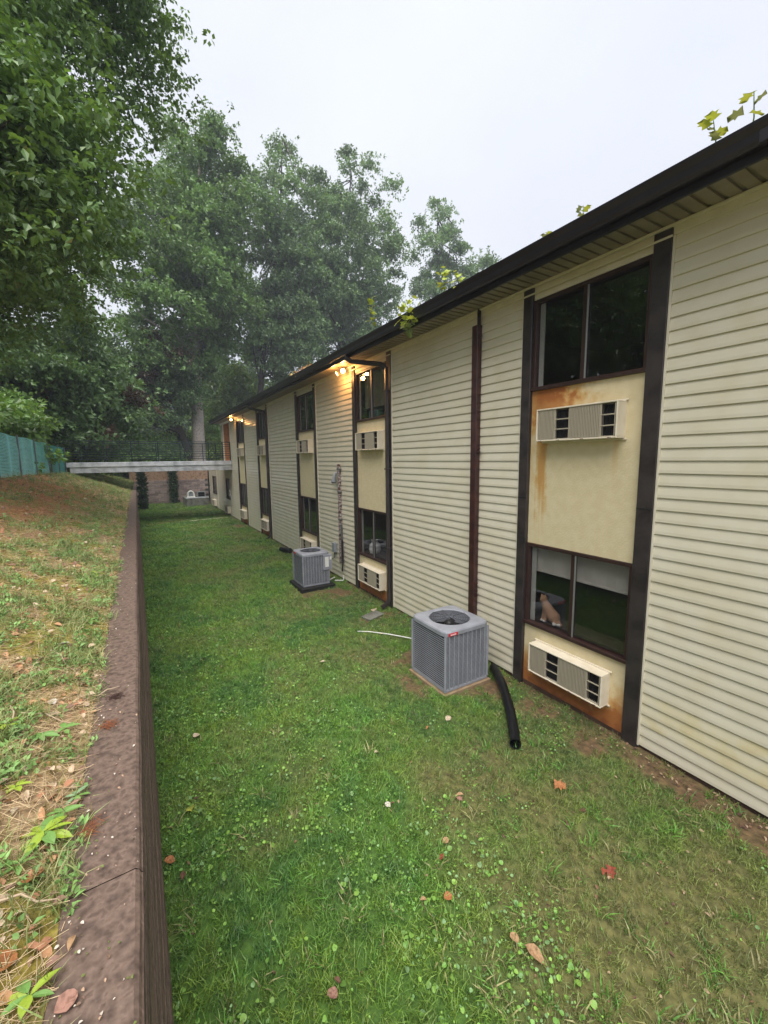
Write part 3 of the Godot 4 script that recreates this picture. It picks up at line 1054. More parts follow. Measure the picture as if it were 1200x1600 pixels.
func build_air_conditioners() -> void:
	# one unit at the origin: its back on x = 0, the front towards -x, 1.06 m wide along z
	var w := 0.53
	var h := 0.405
	var d := -0.17
	var a := thing("air_conditioner", "", "air conditioner", Vector3.ZERO, "through-wall air conditioners")
	var cs := MB.new()
	var t := 0.018
	cs.box(V(d, 0, -w), V(0.06, t, w), 0.004)
	cs.box(V(d, h - t, -w), V(0.06, h, w), 0.004)
	cs.box(V(d, t, -w), V(0.06, h - t, -w + t), 0.004)
	cs.box(V(d, t, w - t), V(0.06, h - t, w), 0.004)
	cs.box(V(-0.06, t, -w + t), V(-0.05, h - t, w - t))
	obj("case", cs, M.case_paint, a)
	var fl := MB.new()
	fl.box(V(-0.02, -0.02, -w - 0.02), V(0.0, 0.0, w + 0.02), 0.003)
	fl.box(V(-0.02, h, -w - 0.02), V(0.0, h + 0.02, w + 0.02), 0.003)
	obj("sealing_trim", fl, M.case_paint, a)
	# front: louver field, dark openings, louver field, dark openings (far end first)
	var x0 := d + 0.012
	var cells := [[0.5, 0.26, 0], [0.26, 0.06, 1], [0.06, -0.33, 0], [-0.33, -0.5, 1]]
	for c in cells:
		if c[2] == 0:
			var lv := MB.new()
			lv.box(V(x0 + 0.024, t, c[1]), V(x0 + 0.028, h - t, c[0]))
			var z: float = c[1] + 0.006
			while z < c[0] - 0.006:
				lv.box(V(x0 - 0.004, t + 0.004, z - 0.0055), V(x0 + 0.008, h - t - 0.004, z + 0.0055))
				z += 0.0195
			obj("louver_panel", lv, M.grille, a)
		else:
			for k in 3:
				var y0 := t + 0.012 + k * (h - 2 * t - 0.012) / 3.0
				var y1 := y0 + (h - 2 * t - 0.012) / 3.0 - 0.014
				var ob := MB.new()
				ob.box(V(x0 + 0.045, y0, c[1] + 0.012), V(x0 + 0.05, y1, c[0] - 0.012))
				var z: float = c[1] + 0.02
				while z < c[0] - 0.015:
					ob.box(V(x0 + 0.02, y0, z), V(x0 + 0.04, y1, z + 0.002))
					z += 0.02
				obj("vent_opening", ob, M.dark, a)
				var br := MB.new()
				br.box(V(x0, y0 - 0.014, c[1]), V(x0 + 0.012, y0, c[0]), 0.002)
				obj("grille_bar", br, M.grille, a)
			var sb := MB.new()
			sb.box(V(x0 + 0.001, t, c[1]), V(x0 + 0.013, h - t, c[1] + 0.011), 0.002)
			sb.box(V(x0 + 0.001, t, c[0] - 0.011), V(x0 + 0.013, h - t, c[0]), 0.002)
			obj("grille_upright", sb, M.grille, a)
	var scr := MB.new()
	for z in [-0.45, -0.12, 0.2, 0.46]:
		scr.box(V(d - 0.006, 0.004, z - 0.02), V(d + 0.004, 0.014, z + 0.02), 0.002)
	obj("drain_tabs", scr, M.rust_pipe, a)
	var first := true
	var rows := [[3.425, "upper"], [0.27, "lower"]]
	for i in bays.size():
		for r in rows:
			var zc: float = (bays[i][0] + bays[i][1]) / 2 + 0.0
			var where: String = "under the upper window" if r[1] == "upper" else "under the ground-floor window"
			var state := ""
			if i == 0: state = "rust-stained cream air conditioner %s of the nearest bay" % where
			else: state = "cream box air conditioner %s of the %s bay from the camera" % [where, bay_names[i]]
			if first:
				a.position = V(D + 0.01, r[0], zc)
				a.set_meta("label", state)
				first = false
			else: copy_of(a, V(D + 0.01, r[0], zc), state)
	copy_of(a, V(D - 0.02, 0.1, 26.1), "cream air conditioner under the small low window beside the bridge")
	copy_of(a, V(D - 0.02, 0.1, 31.0), "cream air conditioner under the farthest ground-floor window past the bridge")

# ------------------------------------------------------------------ bridge
func build_bridge() -> void:
	var b := thing("footbridge", "pale concrete footbridge with dark green railings joining the bank and the building", "bridge", V(0.9, 2.7, 25.6))
	var d := MB.new()
	bx(d, -2.85, D - 0.03, 2.985, 3.205, 24.4, 26.9, 0.012)
	obj("deck_slab", d, M.concrete, b)
	for z in [24.44, 26.6]:
		var e := MB.new()
		bx(e, -2.7, D - 0.03, 2.70, 2.984, z, z + 0.26, 0.01)
		obj("edge_beam", e, M.concrete, b)
	var posts := [-2.24, -1.3, -0.15, 1.03, 2.26, 3.46, 4.18, 4.58]
	for side in [24.5, 26.8]:
		for x in posts:
			var p := MB.new()
			bx(p, x - 0.022, x + 0.022, 3.206, 4.25, side - 0.022, side + 0.022, 0.004)
			bx(p, x - 0.06, x + 0.06, 3.2055, 3.217, side - 0.05, side + 0.05, 0.003)
			obj("railing_post", p, M.rail, b)
		for k in 8:
			var y := 3.36 + k * 0.124
			var r := MB.new()
			var th := 0.02 if k == 7 else 0.012
			bx(r, -2.83, 4.6, y - th, y + th, side - 0.0225 - th * 2.0 + 0.0, side - 0.0225, 0.003)
			obj("railing_bar", r, M.rail, b)

func build_fence() -> void:
	# knotted plastic netting on metal posts along the top of the bank
	var runs := [[-3.0, 11.5, -2.97, 20.7, "net", "pale teal plastic mesh fence along the top of the bank", 3], [-2.93, 21.0, -2.86, 24.3, "net_dark", "dark teal mesh fence panel at the end of the bridge", 1]]
	for r in runs:
		var base := V(r[0], bank_h(r[0], r[1]), r[1])
		var f := thing("mesh_fence", r[5], "fence", base, "mesh fences on the bank")
		var n := int((r[3] - r[1]) / 2.9) + 1
		for i in n + 1:
			var t := float(i) / n
			var x := lerpf(r[0], r[2], t)
			var z := lerpf(r[1], r[3], t)
			var y := bank_h(x, z)
			var p := MB.new()
			p.tube([V(x + 0.045, y - 0.1, z), V(x + 0.045, y + 1.22, z)], [0.022, 0.022], 8)
			obj("post", p, M.galvanised, f)
		var st := MB.new()
		var rows := 30
		var segs := int((r[3] - r[1]) / 0.35)
		for k in rows:
			for i in segs:
				var q := []
				for e in [[i, 0], [i + 1, 0], [i + 1, 1], [i, 1]]:
					var t: float = float(e[0]) / segs
					var x := lerpf(r[0], r[2], t)
					var z := lerpf(r[1], r[3], t)
					var sag := 0.05 * sin(z * 3.1 + k * 0.12) * sin(z * 1.3)
					var y: float = bank_h(x, z) + 0.03 + (k + e[1] * (0.55 if r[4] == "net" else 0.8)) * 0.0385 * (1.0 - 0.03 * absf(sin(z * 1.08)))
					q.append(V(x + sag, y, z))
				st.quad(q[0], q[1], q[2], q[3], Vector3(1, 0, 0))
		var step := 0.06
		var m := int((r[3] - r[1]) / step)
		for i in m:
			var t := float(i) / m
			var x := lerpf(r[0], r[2], t)
			var z := lerpf(r[1], r[3], t)
			var y := bank_h(x, z) + 0.03
			var sag := 0.05 * sin(z * 3.1) * sin(z * 1.3) + 0.004
			st.quad(V(x + sag, y, z), V(x + sag, y, z + 0.022), V(x + sag, y + 1.14, z + 0.022), V(x + sag, y + 1.14, z), Vector3(1, 0, 0))
		stuff(obj("netting", st, M[r[4]], f))
		var tb := MB.new()
		var pts := []
		var rs := []
		for i in segs + 1:
			var t := float(i) / segs
			var x := lerpf(r[0], r[2], t)
			var z := lerpf(r[1], r[3], t)
			pts.append(V(x + 0.01, bank_h(x, z) + 0.03 + 1.16 * (1.0 - 0.03 * absf(sin(z * 1.08))), z))
			rs.append(0.014)
		tb.tube(pts, rs, 5)
		obj("top_cord", tb, M[r[4]], f)

# ------------------------------------------------------------------ yard beyond the bridge
func ivy(parent: Node3D, p: Vector3, r: float, h: float, count: int, sd: int) -> void:
	var q := RandomNumberGenerator.new()
	q.seed = sd
	var xf := []
	var cs := []
	for i in count:
		var a := q.randf() * TAU
		var y := q.randf() * h
		var rr := r * (0.8 + 0.5 * noise.get_noise_2d(a * 60.0, y * 60.0) + q.randf() * 0.25)
		var b := Basis.from_euler(Vector3(q.randfn() * 0.5, q.randf() * TAU, q.randfn() * 0.5)).scaled(Vector3.ONE * q.randf_range(0.16, 0.3))
		xf.append(Transform3D(b, p + Vector3(cos(a) * rr, y, sin(a) * rr)))
		var g := q.randf_range(0.6, 1.3)
		cs.append(Color(0.06 * g, 0.11 * g, 0.05 * g))
	stuff(scatter("ivy", M.sprig_far, M.leaf, xf, cs, parent))

func build_far_yard() -> void:
	M.sprig_far = sprig(9, 0.5, 0.34, 7)
	M.sprig_far2 = sprig(11, 0.42, 0.28, 8)
	M.sprig_near = sprig(9, 0.52, 0.34, 9)
	# block wall closing the yard
	var w := thing("block_wall", "split-face brown block wall with ochre render on top, beneath the footbridge", "wall", V(2.2, 0, 36.4))
	var bl := MB.new()
	bl.box(V(-0.197, -0.096, -0.14), V(0.197, 0.096, 0.0), 0.012)
	var bm := bl.mesh()
	var row := 0
	var y := 0.05
	while y < 1.7:
		var x := -0.3 + (0.2 if row % 2 == 1 else 0.0)
		while x < 4.75:
			var o := obj("block", bm, M.block[rng.randi() % 3], w)
			o.position += V(x, y, 36.4 + rng.randf_range(-0.02, 0.012))
			x += 0.4
		y += 0.2
		row += 1
	var core := MB.new()
	bx(core, -0.5, D + 0.3, -0.2, 1.72, 36.405, 36.6)
	obj("wall_core", core, M.concrete_dark, w)
	var oc := MB.new()
	bx(oc, -0.5, D + 0.3, 1.721, 2.75, 36.34, 36.6, 0.01)
	obj("render_band", oc, M.ochre, w)
	# ivy-covered posts
	for q in [[0.24, 32.6, 2.95, "ivy-covered post standing at the end of the retaining wall"], [2.35, 35.9, 2.9, "ivy-covered post standing against the far block wall"]]:
		var p := thing("ivy_post", q[3], "post", V(q[0], 0, q[1]), "ivy-covered posts")
		var m := MB.new()
		m.tube([V(q[0], -0.1, q[1]), V(q[0], q[2], q[1])], [0.09, 0.085], 10)
		obj("post_core", m, M.bark, p)
		ivy(p, V(q[0], 0, q[1]), 0.2, q[2], 420, 50 + int(q[1]))
	# planter with its contents
	var pl := thing("concrete_planter", "low grey concrete planter box at the foot of the far wall", "planter", V(3.6, 0, 33.7))
	var pm := MB.new()
	var y1 := 0.52
	bx(pm, 2.9, 4.42, -0.1, y1, 32.7, 32.9, 0.015)
	bx(pm, 2.9, 4.42, -0.1, y1, 35.0, 35.2, 0.015)
	bx(pm, 2.9, 3.1, -0.1, y1, 32.9, 35.0, 0.015)
	bx(pm, 4.22, 4.42, -0.1, y1, 32.9, 35.0, 0.015)
	obj("planter_walls", pm, M.concrete_dark, pl)
	var ps := MB.new()
	bx(ps, 3.09, 4.23, 0.0, 0.42, 32.89, 35.01)
	obj("soil", ps, M.soil, pl)
	var rim := MB.new()
	bx(rim, 2.88, 4.44, y1 + 0.001, y1 + 0.05, 32.68, 32.92, 0.01)
	obj("coping", rim, M.concrete, pl)
	var orn := thing("arched_ornament", "small white arched garden ornament standing on the planter", "ornament", V(3.25, 0.57, 32.8))
	var om := MB.new()
	bx(om, 2.97, 3.53, 0.571, 0.66, 32.72, 32.9, 0.02)
	obj("foot", om, M.white, orn)
	var arch := []
	var rr := []
	for i in 15:
		var a := PI * i / 14.0
		arch.append(V(3.25 + cos(a) * 0.2, 0.8 + sin(a) * 0.24, 32.8))
		rr.append(0.055)
	arch.push_front(V(3.45, 0.65, 32.8)); rr.append(0.055)
	arch.append(V(3.05, 0.65, 32.8)); rr.append(0.055)
	var am := MB.new()
	am.tube(arch, rr, 8)
	obj("arch", am, M.white, orn)
	var ib := MB.new()
	bx(ib, 3.08, 3.42, 0.66, 0.98, 32.8, 32.84, 0.02)
	obj("back_plate", ib, M.box_grey, orn)
	var vb := thing("framed_vent", "small dark vent with a pale frame standing on the planter beside the ornament", "vent", V(3.95, 0.57, 32.85))
	var vm := MB.new()
	bx(vm, 3.68, 4.22, 0.571, 0.62, 32.78, 32.86, 0.006)
	bx(vm, 3.68, 4.22, 0.94, 0.99, 32.78, 32.86, 0.006)
	bx(vm, 3.68, 3.73, 0.62, 0.94, 32.78, 32.86, 0.006)
	bx(vm, 4.17, 4.22, 0.62, 0.94, 32.78, 32.86, 0.006)
	obj("frame", vm, M.box_grey, vb)
	var vd := MB.new()
	bx(vd, 3.73, 4.17, 0.62, 0.94, 32.83, 32.85)
	for k in 6: bx(vd, 3.731, 4.169, 0.65 + k * 0.05, 0.66 + k * 0.05, 32.8, 32.829)
	obj("slats", vd, M.dark, vb)

# ------------------------------------------------------------------ trees
func crown_in(parent: Node3D, called: String, mesh: Mesh, mat: Material, ells: Array, clumps: int, per: int, cr: float, size: float, green: Color, sd: int, light := 1.0, brown := 0.0) -> Array:
	var q := RandomNumberGenerator.new()
	q.seed = sd
	var xf := []
	var cs := []
	var centres := []
	for i in clumps:
		var e = ells[q.randi() % ells.size()]
		var d := Vector3(q.randfn(), q.randfn(), q.randfn()).normalized()
		var rad := pow(q.randf(), 0.42)
		var c := V(e[0], e[1], e[2]) + Vector3(d.x * e[3], d.y * e[4], d.z * e[5]) * rad
		var r := cr * q.randf_range(0.6, 1.3)
		centres.append(c)
		var tone := q.randf_range(0.75, 1.25)
		var yel := q.randf_range(0.0, 0.35)
		var dead := q.randf() < brown
		for k in per:
			var o := Vector3(q.randfn(), q.randfn() * 0.55, q.randfn()) * 0.5 * r
			o.y -= 0.25 * (o.x * o.x + o.z * o.z) / maxf(r, 0.01)
			var b := Basis.from_euler(Vector3(q.randfn() * 0.4, q.randf() * TAU, q.randfn() * 0.4)).scaled(Vector3.ONE * size * q.randf_range(0.7, 1.3))
			xf.append(Transform3D(b, c + o))
			var g := tone * q.randf_range(0.7, 1.3) * light
			var col := Color((green.r + yel * 0.04) * g, (green.g + yel * 0.03) * g, green.b * g)
			if dead: col = Color(0.13 * g, 0.085 * g, 0.06 * g)
			cs.append(col)
	stuff(scatter(called, mesh, mat, xf, cs, parent))
	return centres

func tree(called: String, label: String, base: Vector3, trunk: Array, radii: Array, bark: Material, ells: Array, clumps: int, per: int, cr: float, size: float, green: Color, sd: int, mesh: Mesh, mat: Material, limbs := 36, brown := 0.0, group := "trees round the yard") -> Node3D:
	var t := thing(called, label, "tree", base, group)
	var tm := MB.new()
	tm.tube(trunk, radii, 10)
	obj("trunk", tm, bark, t)
	var cs := crown_in(t, "crown", mesh, mat, ells, clumps, per, cr, size, green, sd, 1.0, brown)
	var q := RandomNumberGenerator.new()
	q.seed = sd + 1
	var lm := MB.new()
	for i in mini(limbs, cs.size()):
		var c: Vector3 = cs[i]
		# leave the trunk somewhat below the clump
		var best := 0
		for j in trunk.size():
			if trunk[j].y < c.y - 0.25 * Vector2(c.x - trunk[j].x, c.z - trunk[j].z).length(): best = j
		var k0: int = mini(best, trunk.size() - 2)
		var s: Vector3 = trunk[k0].lerp(trunk[k0 + 1], q.randf())
		var r0: float = radii[k0] * q.randf_range(0.28, 0.5)
		var mid: Vector3 = s.lerp(c, 0.5) + Vector3(q.randfn(), q.randfn() * 0.6 - 0.15, q.randfn()) * 0.08 * s.distance_to(c)
		lm.tube([s, s.lerp(mid, 0.5) + Vector3(0, 0.03, 0) * s.distance_to(c), mid, mid.lerp(c, 0.6), c], [r0, r0 * 0.75, r0 * 0.55, r0 * 0.32, 0.012], 6)
	obj("branches", lm, bark, t)
	return t

func shrub(label: String, x: float, z: float, y: float, r: float, h: float, n: int, green: Color, sd: int, size := 0.55) -> void:
	var t := thing("shrub", label, "shrub", V(x, y, z), "shrubs behind the bridge and fence")
	var st := MB.new()
	var q := RandomNumberGenerator.new()
	q.seed = sd
	for i in 6:
		var a := q.randf() * TAU
		st.tube([V(x, y - 0.1, z), V(x + cos(a) * r * 0.3, y + h * 0.4, z + sin(a) * r * 0.3), V(x + cos(a) * r * 0.6, y + h * 0.75, z + sin(a) * r * 0.6)], [0.04, 0.025, 0.008], 5)
	obj("stems", st, M.bark, t)
	crown_in(t, "foliage", M.sprig_far2, M.leaf, [[x, y + h * 0.5, z, r, h * 0.5, r]], int(n / 14.0), 14, r * 0.45, size, green, sd)

func build_trees() -> void:
	var g1 := Color(0.155, 0.27, 0.095)
	var g2 := Color(0.155, 0.265, 0.115)
	var g3 := Color(0.175, 0.28, 0.145)
	# the tree whose branches hang in over the bank
	tree("broadleaf_tree", "near broadleaf tree whose leafy branches hang in from the upper picture edge over the bank", V(-6.6, bank_h(-6.6, 12.5), 12.5),
		[V(-6.6, 2.9, 12.5), V(-6.5, 6.0, 12.4), V(-6.1, 10.0, 12.2), V(-5.6, 14.0, 12.1), V(-5.0, 17.5, 12.0)], [0.42, 0.34, 0.27, 0.17, 0.05], M.bark,
		[[-4.6, 12.6, 12.0, 5.7, 6.8, 5.2], [-4.6, 12.6, 12.0, 5.7, 6.8, 5.2], [-4.6, 12.6, 12.0, 5.7, 6.8, 5.2], [-2.2, 7.6, 8.4, 1.8, 2.0, 1.6], [-1.5, 12.8, 11.4, 2.5, 4.6, 2.6], [-3.4, 8.0, 12.5, 2.6, 2.2, 3.0]],
		500, 84, 1.0, 0.21, g1, 101, M.sprig_near, M.leaf_near, 60)
	tree("broadleaf_tree", "dense green tree rising behind the teal fence", V(-6.5, bank_h(-6.5, 27.0), 27.0),
		[V(-6.5, 2.9, 27), V(-6.2, 6.0, 27), V(-6.0, 10.0, 27.2), V(-5.8, 14.0, 27)], [0.35, 0.28, 0.2, 0.05], M.bark,
		[[-6.2, 9.2, 27, 5.6, 6.0, 4.5], [-2.5, 7.0, 28, 3.0, 3.4, 3.0]], 180, 50, 1.2, 0.45, g2, 102, M.sprig_far, M.leaf, 40, 0.05)
	tree("broadleaf_tree", "tall tree with a thick pale bare trunk standing just past the bridge", V(4.5, 2.5, 37.4),
		[V(4.55, 2.4, 37.4), V(4.6, 6.0, 37.4), V(4.75, 11.0, 37.4), V(5.0, 18.0, 37.2), V(5.8, 24.0, 37.0), V(6.2, 28.5, 37)], [0.52, 0.46, 0.4, 0.28, 0.15, 0.04], M.bark_pale,
		[[3.6, 17.2, 37, 6.0, 7.8, 5.5], [6.2, 22.6, 37, 3.6, 6.2, 4.2], [3.8, 17.0, 37, 5.4, 8.0, 5.5]], 230, 72, 1.35, 0.42, g1, 103, M.sprig_far, M.leaf, 60)
	tree("broadleaf_tree", "dark leaning tree with forked limbs behind the bridge railing", V(3.6, 2.5, 38.0),
		[V(3.9, 2.4, 38), V(3.7, 4.5, 38), V(3.0, 6.5, 37.9), V(1.6, 8.2, 37.6), V(-0.3, 9.4, 37.4)], [0.34, 0.3, 0.24, 0.16, 0.04], M.bark,
		[[0.3, 9.8, 37.3, 5.0, 3.6, 3.6]], 80, 50, 1.1, 0.48, g2, 104, M.sprig_far2, M.leaf, 34, 0.14)
	tree("broadleaf_tree", "tall slender-trunked tree rising behind the roof end of the building", V(10.2, 2.4, 40.0),
		[V(10.2, 2.4, 40), V(10.4, 9.0, 40), V(11.5, 16.0, 40), V(13.0, 24.0, 40), V(13.6, 32.0, 40)], [0.32, 0.28, 0.22, 0.12, 0.03], M.bark,
		[[14.2, 22.6, 40, 4.6, 10.4, 4.2], [12.6, 15.5, 40, 3.6, 5.0, 4.0]], 170, 72, 1.35, 0.43, g3, 105, M.sprig_far, M.leaf, 50)
	tree("broadleaf_tree", "broad tall tree with a rounded top above the middle of the roof", V(19.5, 2.4, 42.0),
		[V(19.0, 2.4, 42), V(19.2, 10.0, 42), V(20.0, 18.0, 42), V(21.0, 26.0, 42), V(21.5, 33.5, 42)], [0.4, 0.34, 0.26, 0.15, 0.03], M.bark,
		[[21.8, 24.4, 42, 5.6, 10.8, 5.0], [19.5, 18.0, 42, 5.0, 7.5, 4.5]], 185, 72, 1.4, 0.44, g3, 106, M.sprig_far, M.leaf, 56)
	tree("broadleaf_tree", "farthest pale thin-crowned tree above the gutter where the roof climbs", V(34.0, 2.4, 44.0),
		[V(33.5, 2.4, 44), V(33.8, 12.0, 44), V(34.2, 22.0, 44), V(34.4, 34.0, 44)], [0.4, 0.32, 0.22, 0.03], M.bark,
		[[34.2, 26.8, 44, 3.8, 9.0, 4.0], [39.2, 24.0, 44, 4.0, 7.4, 4.0], [36.0, 20.0, 44, 6.0, 5.5, 4.5]], 120, 64, 1.35, 0.45, g3, 107, M.sprig_far, M.leaf, 60)
	tree("broadleaf_tree", "small light green tree filling the gap above the roof end", V(9.0, 2.5, 46.0),
		[V(9, 2.4, 46), V(9.1, 6.0, 46), V(9.2, 11.0, 46)], [0.2, 0.15, 0.03], M.bark,
		[[9.0, 8.4, 46, 4.2, 4.6, 3.0]], 90, 46, 1.1, 0.5, Color(0.2, 0.31, 0.08), 109, M.sprig_far, M.leaf, 20)
	tree("broadleaf_tree", "dense tree beyond the frame behind the near overhanging tree", V(-10.0, 3.4, 8.0),
		[V(-10, 3.3, 8), V(-9.8, 8.0, 8), V(-9.5, 13.0, 8)], [0.4, 0.3, 0.06], M.bark,
		[[-9.4, 8.8, 8.0, 4.2, 5.6, 6.0]], 130, 22, 1.3, 0.6, g2, 108, M.sprig_far, M.leaf, 20)
	# undergrowth
	var sg := Color(0.21, 0.36, 0.11)
	var sy := Color(0.27, 0.4, 0.09)
	var spots := [[-4.6, 20.0, 1.6, 3.0, 0], [-5.4, 24.0, 1.9, 3.6, 0], [-4.6, 28.5, 1.8, 2.6, 1], [-2.6, 30.5, 1.7, 2.4, 0], [-6.6, 31.0, 2.2, 3.8, 0], [-0.8, 38.6, 1.9, 3.4, 0], [1.6, 38.2, 1.9, 2.8, 0], [3.2, 39.6, 1.8, 3.2, 1], [5.6, 39.4, 1.6, 2.6, 1], [7.4, 40.2, 2.0, 4.0, 0], [-3.6, 37.6, 2.2, 4.4, 0], [10.4, 42.5, 2.2, 5.0, 1], [-9.0, 36.0, 3.2, 6.0, 0]]
	var words := ["dark green shrub behind the pale teal fence", "dark green shrub where the fence meets the bridge", "yellow-green shrub past the bank end of the bridge", "low dark shrub on the bank past the bridge", "tall green shrub on the bank in the woods' edge", "dark shrub seen through the middle of the bridge railing", "low dark shrub between the leaning tree and the fence end", "yellow-green shrub beneath the leaning dark tree", "yellow-green shrub at the foot of the pale trunk", "dark shrub right of the pale trunk by the roof end", "tall dark shrub behind the bank side of the railing", "pale green shrub glimpsed between the slender trunks", "large dark shrub deep in the trees behind the fence"]
	for i in spots.size():
		var s = spots[i]
		var gy := bank_h(s[0], s[1]) if (s[0] < -0.3 and s[1] < 36.7) else 2.5
		shrub(words[i], s[0], s[1], gy, s[2], s[3], 900, sy if s[4] == 1 else sg, 300 + i)
	# the woods farther off, one mass
	var q := RandomNumberGenerator.new()
	q.seed = 909
	var xf := []
	var cs := []
	for i in 9000:
		var x := q.randf_range(-34.0, 44.0)
		var top := 15.0 + 6.0 * noise.get_noise_2d(x * 12.0, 3.0) + 2.5 * noise.get_noise_2d(x * 50.0, 9.0)
		var y := 2.5 + (top - 2.5) * pow(q.randf(), 0.8)
		var b := Basis.from_euler(Vector3(q.randfn() * 0.4, q.randf() * TAU, q.randfn() * 0.4)).scaled(Vector3.ONE * q.randf_range(0.9, 1.7))
		xf.append(Transform3D(b, V(x, y, 62.0 + q.randf_range(-4.0, 4.0))))
		var g := q.randf_range(0.6, 1.3)
		cs.append(Color(0.12 * g, 0.19 * g, 0.085 * g))
	var wd := scatter("distant_woods", M.sprig_far, M.leaf, xf, cs)
	stuff(wd)

# ------------------------------------------------------------------ condensers
func build_condensers() -> void:
	condenser(3.41, 4.22, 4.16, 4.97, 0.0, 0.9, "large grey condenser unit with a red badge standing closest to the camera", true)
	condenser(3.36, 4.08, 9.64, 10.4, 0.03, 0.9, "smaller grey condenser unit on a black pad in front of the rusty conduit", false)

func condenser(x0: float, x1: float, z0: float, z1: float, y0: float, y1: float, label: String, near: bool) -> void:
	var cx := (x0 + x1) / 2
	var cz := (z0 + z1) / 2
	var c := thing("condenser_unit", label, "condenser", V(cx, y0 - 0.03, cz), "grey condenser units on the lawn")
	var lid := y1 - 0.085
	# pad
	var pad := MB.new()
	if near: bx(pad, x0 - 0.03, x1 + 0.03, -0.09, y0 + 0.004, z0 - 0.03, z1 + 0.03, 0.008)
	else: bx(pad, x0 - 0.09, x1 + 0.1, -0.09, y0 + 0.02, z0 - 0.12, z1 + 0.08, 0.012)
	obj("pad", pad, M.soil_pad if near else M.black_matt, c)
	var yb := y0 + (0.006 if near else 0.021)
	var bp := MB.new()
	bx(bp, x0 + 0.006, x1 - 0.006, yb, yb + 0.045, z0 + 0.006, z1 - 0.006, 0.008)
	obj("base_pan", bp, M.unit, c)
	# coil behind the guard
	var co := MB.new()
	bx(co, x0 + 0.04, x1 - 0.04, yb + 0.045, lid, z0 + 0.03, z0 + 0.05)
	bx(co, x0 + 0.035, x1 - 0.035, yb + 0.045, lid, z1 - 0.05, z1 - 0.035)
	bx(co, x0 + 0.035, x0 + 0.05, yb + 0.045, lid, z0 + 0.05, z1 - 0.05)
	bx(co, x1 - 0.05, x1 - 0.035, yb + 0.045, lid, z0 + 0.05, z1 - 0.05)
	obj("coil", co, M.unit_dark, c)
	# corner posts
	for p in [[x0 + 0.014, z0 + 0.014], [x1 - 0.014, z0 + 0.014], [x0 + 0.014, z1 - 0.014], [x1 - 0.014, z1 - 0.014]]:
		var cp := MB.new()
		cp.tube([V(p[0], yb + 0.046, p[1]), V(p[0], lid, p[1])], [0.02, 0.02], 8, false)
		obj("corner_post", cp, M.unit, c)
	# louvres: coarse slats on the flanks, finer ones between the ribs of the front
	var lv := MB.new()
	var y := yb + 0.06
	while y < lid - 0.006:
		lv.boxt(Transform3D(Basis.IDENTITY, V(x0 + 0.010, y, cz)), Vector3(0.005, 0.0045, (z1 - z0) / 2 - 0.02))
		lv.boxt(Transform3D(Basis.IDENTITY, V(x1 - 0.010, y, cz)), Vector3(0.005, 0.0045, (z1 - z0) / 2 - 0.02))
		y += 0.031
	y = yb + 0.06
	while y < lid - 0.006:
		lv.boxt(Transform3D(Basis.IDENTITY, V(cx, y, z0 + 0.014)), Vector3((x1 - x0) / 2 - 0.02, 0.0042, 0.004))
		lv.boxt(Transform3D(Basis.IDENTITY, V(cx, y, z1 - 0.014)), Vector3((x1 - x0) / 2 - 0.02, 0.0042, 0.004))
		y += 0.0185
	stuff(obj("louver_slats", lv, M.unit, c))
	# upright ribs
	for k in 9:
		var t := (k + 1) / 10.0
		var rb := MB.new()
		var rx := lerpf(x0, x1, t)
		bx(rb, rx - 0.009, rx + 0.009, yb + 0.046, lid, z0 - 0.001, z0 + 0.008, 0.003)
		obj("rib", rb, M.unit, c)
	# top with the round fan opening
	var tp := MB.new()
	var ro := (x1 - x0) * 0.365
	var sides := 48
	var sk: float
	for j in sides:
		var ang := []
		for e in [j, j + 1]:
			var a: float = TAU * e / sides
			var dx := cos(a); var dz := sin(a)
			var hx := (x1 - x0) / 2 + 0.008
			var hz := (z1 - z0) / 2 + 0.008
			# rounded square rim (superellipse)
			var k := pow(pow(absf(dx) / hx, 9.0) + pow(absf(dz) / hz, 9.0), -1.0 / 9.0)
			ang.append([Vector2(dx, dz), k])
		var a0 = ang[0]; var a1 = ang[1]
		var pt := func(q, r, yy): return V(cx + q[0].x * r, yy, cz + q[0].y * r)
		var o0 := Vector3(a0[0].x, 0, -a0[0].y)
		tp.quad(pt.call(a0, a0[1], lid), pt.call(a1, a1[1], lid), pt.call(a1, a1[1], y1 - 0.035), pt.call(a0, a0[1], y1 - 0.035), o0)
		tp.quad(pt.call(a0, a0[1], y1 - 0.035), pt.call(a1, a1[1], y1 - 0.035), pt.call(a1, a1[1] - 0.012, y1 - 0.016), pt.call(a0, a0[1] - 0.012, y1 - 0.016), o0 + Vector3.UP)
		tp.quad(pt.call(a0, a0[1] - 0.012, y1 - 0.016), pt.call(a1, a1[1] - 0.012, y1 - 0.016), pt.call(a1, a1[1] - 0.035, y1 - 0.008), pt.call(a0, a0[1] - 0.035, y1 - 0.008), Vector3.UP)
		tp.quad(pt.call(a0, a0[1] - 0.035, y1 - 0.008), pt.call(a1, a1[1] - 0.035, y1 - 0.008), pt.call(a1, ro + 0.02, y1), pt.call(a0, ro + 0.02, y1), Vector3.UP)
		tp.quad(pt.call(a0, ro + 0.02, y1), pt.call(a1, ro + 0.02, y1), pt.call(a1, ro, y1 - 0.012), pt.call(a0, ro, y1 - 0.012), Vector3.UP - o0 * 0.5)
		tp.quad(pt.call(a0, ro, y1 - 0.012), pt.call(a1, ro, y1 - 0.012), pt.call(a1, ro, y1 - 0.2), pt.call(a0, ro, y1 - 0.2), -o0)
		tp.quad(pt.call(a0, a0[1], lid), pt.call(a1, a1[1], lid), pt.call(a1, a1[1] - 0.05, lid), pt.call(a0, a0[1] - 0.05, lid), Vector3.DOWN)
	obj("top_cover", tp, M.unit, c)
	var well := MB.new()
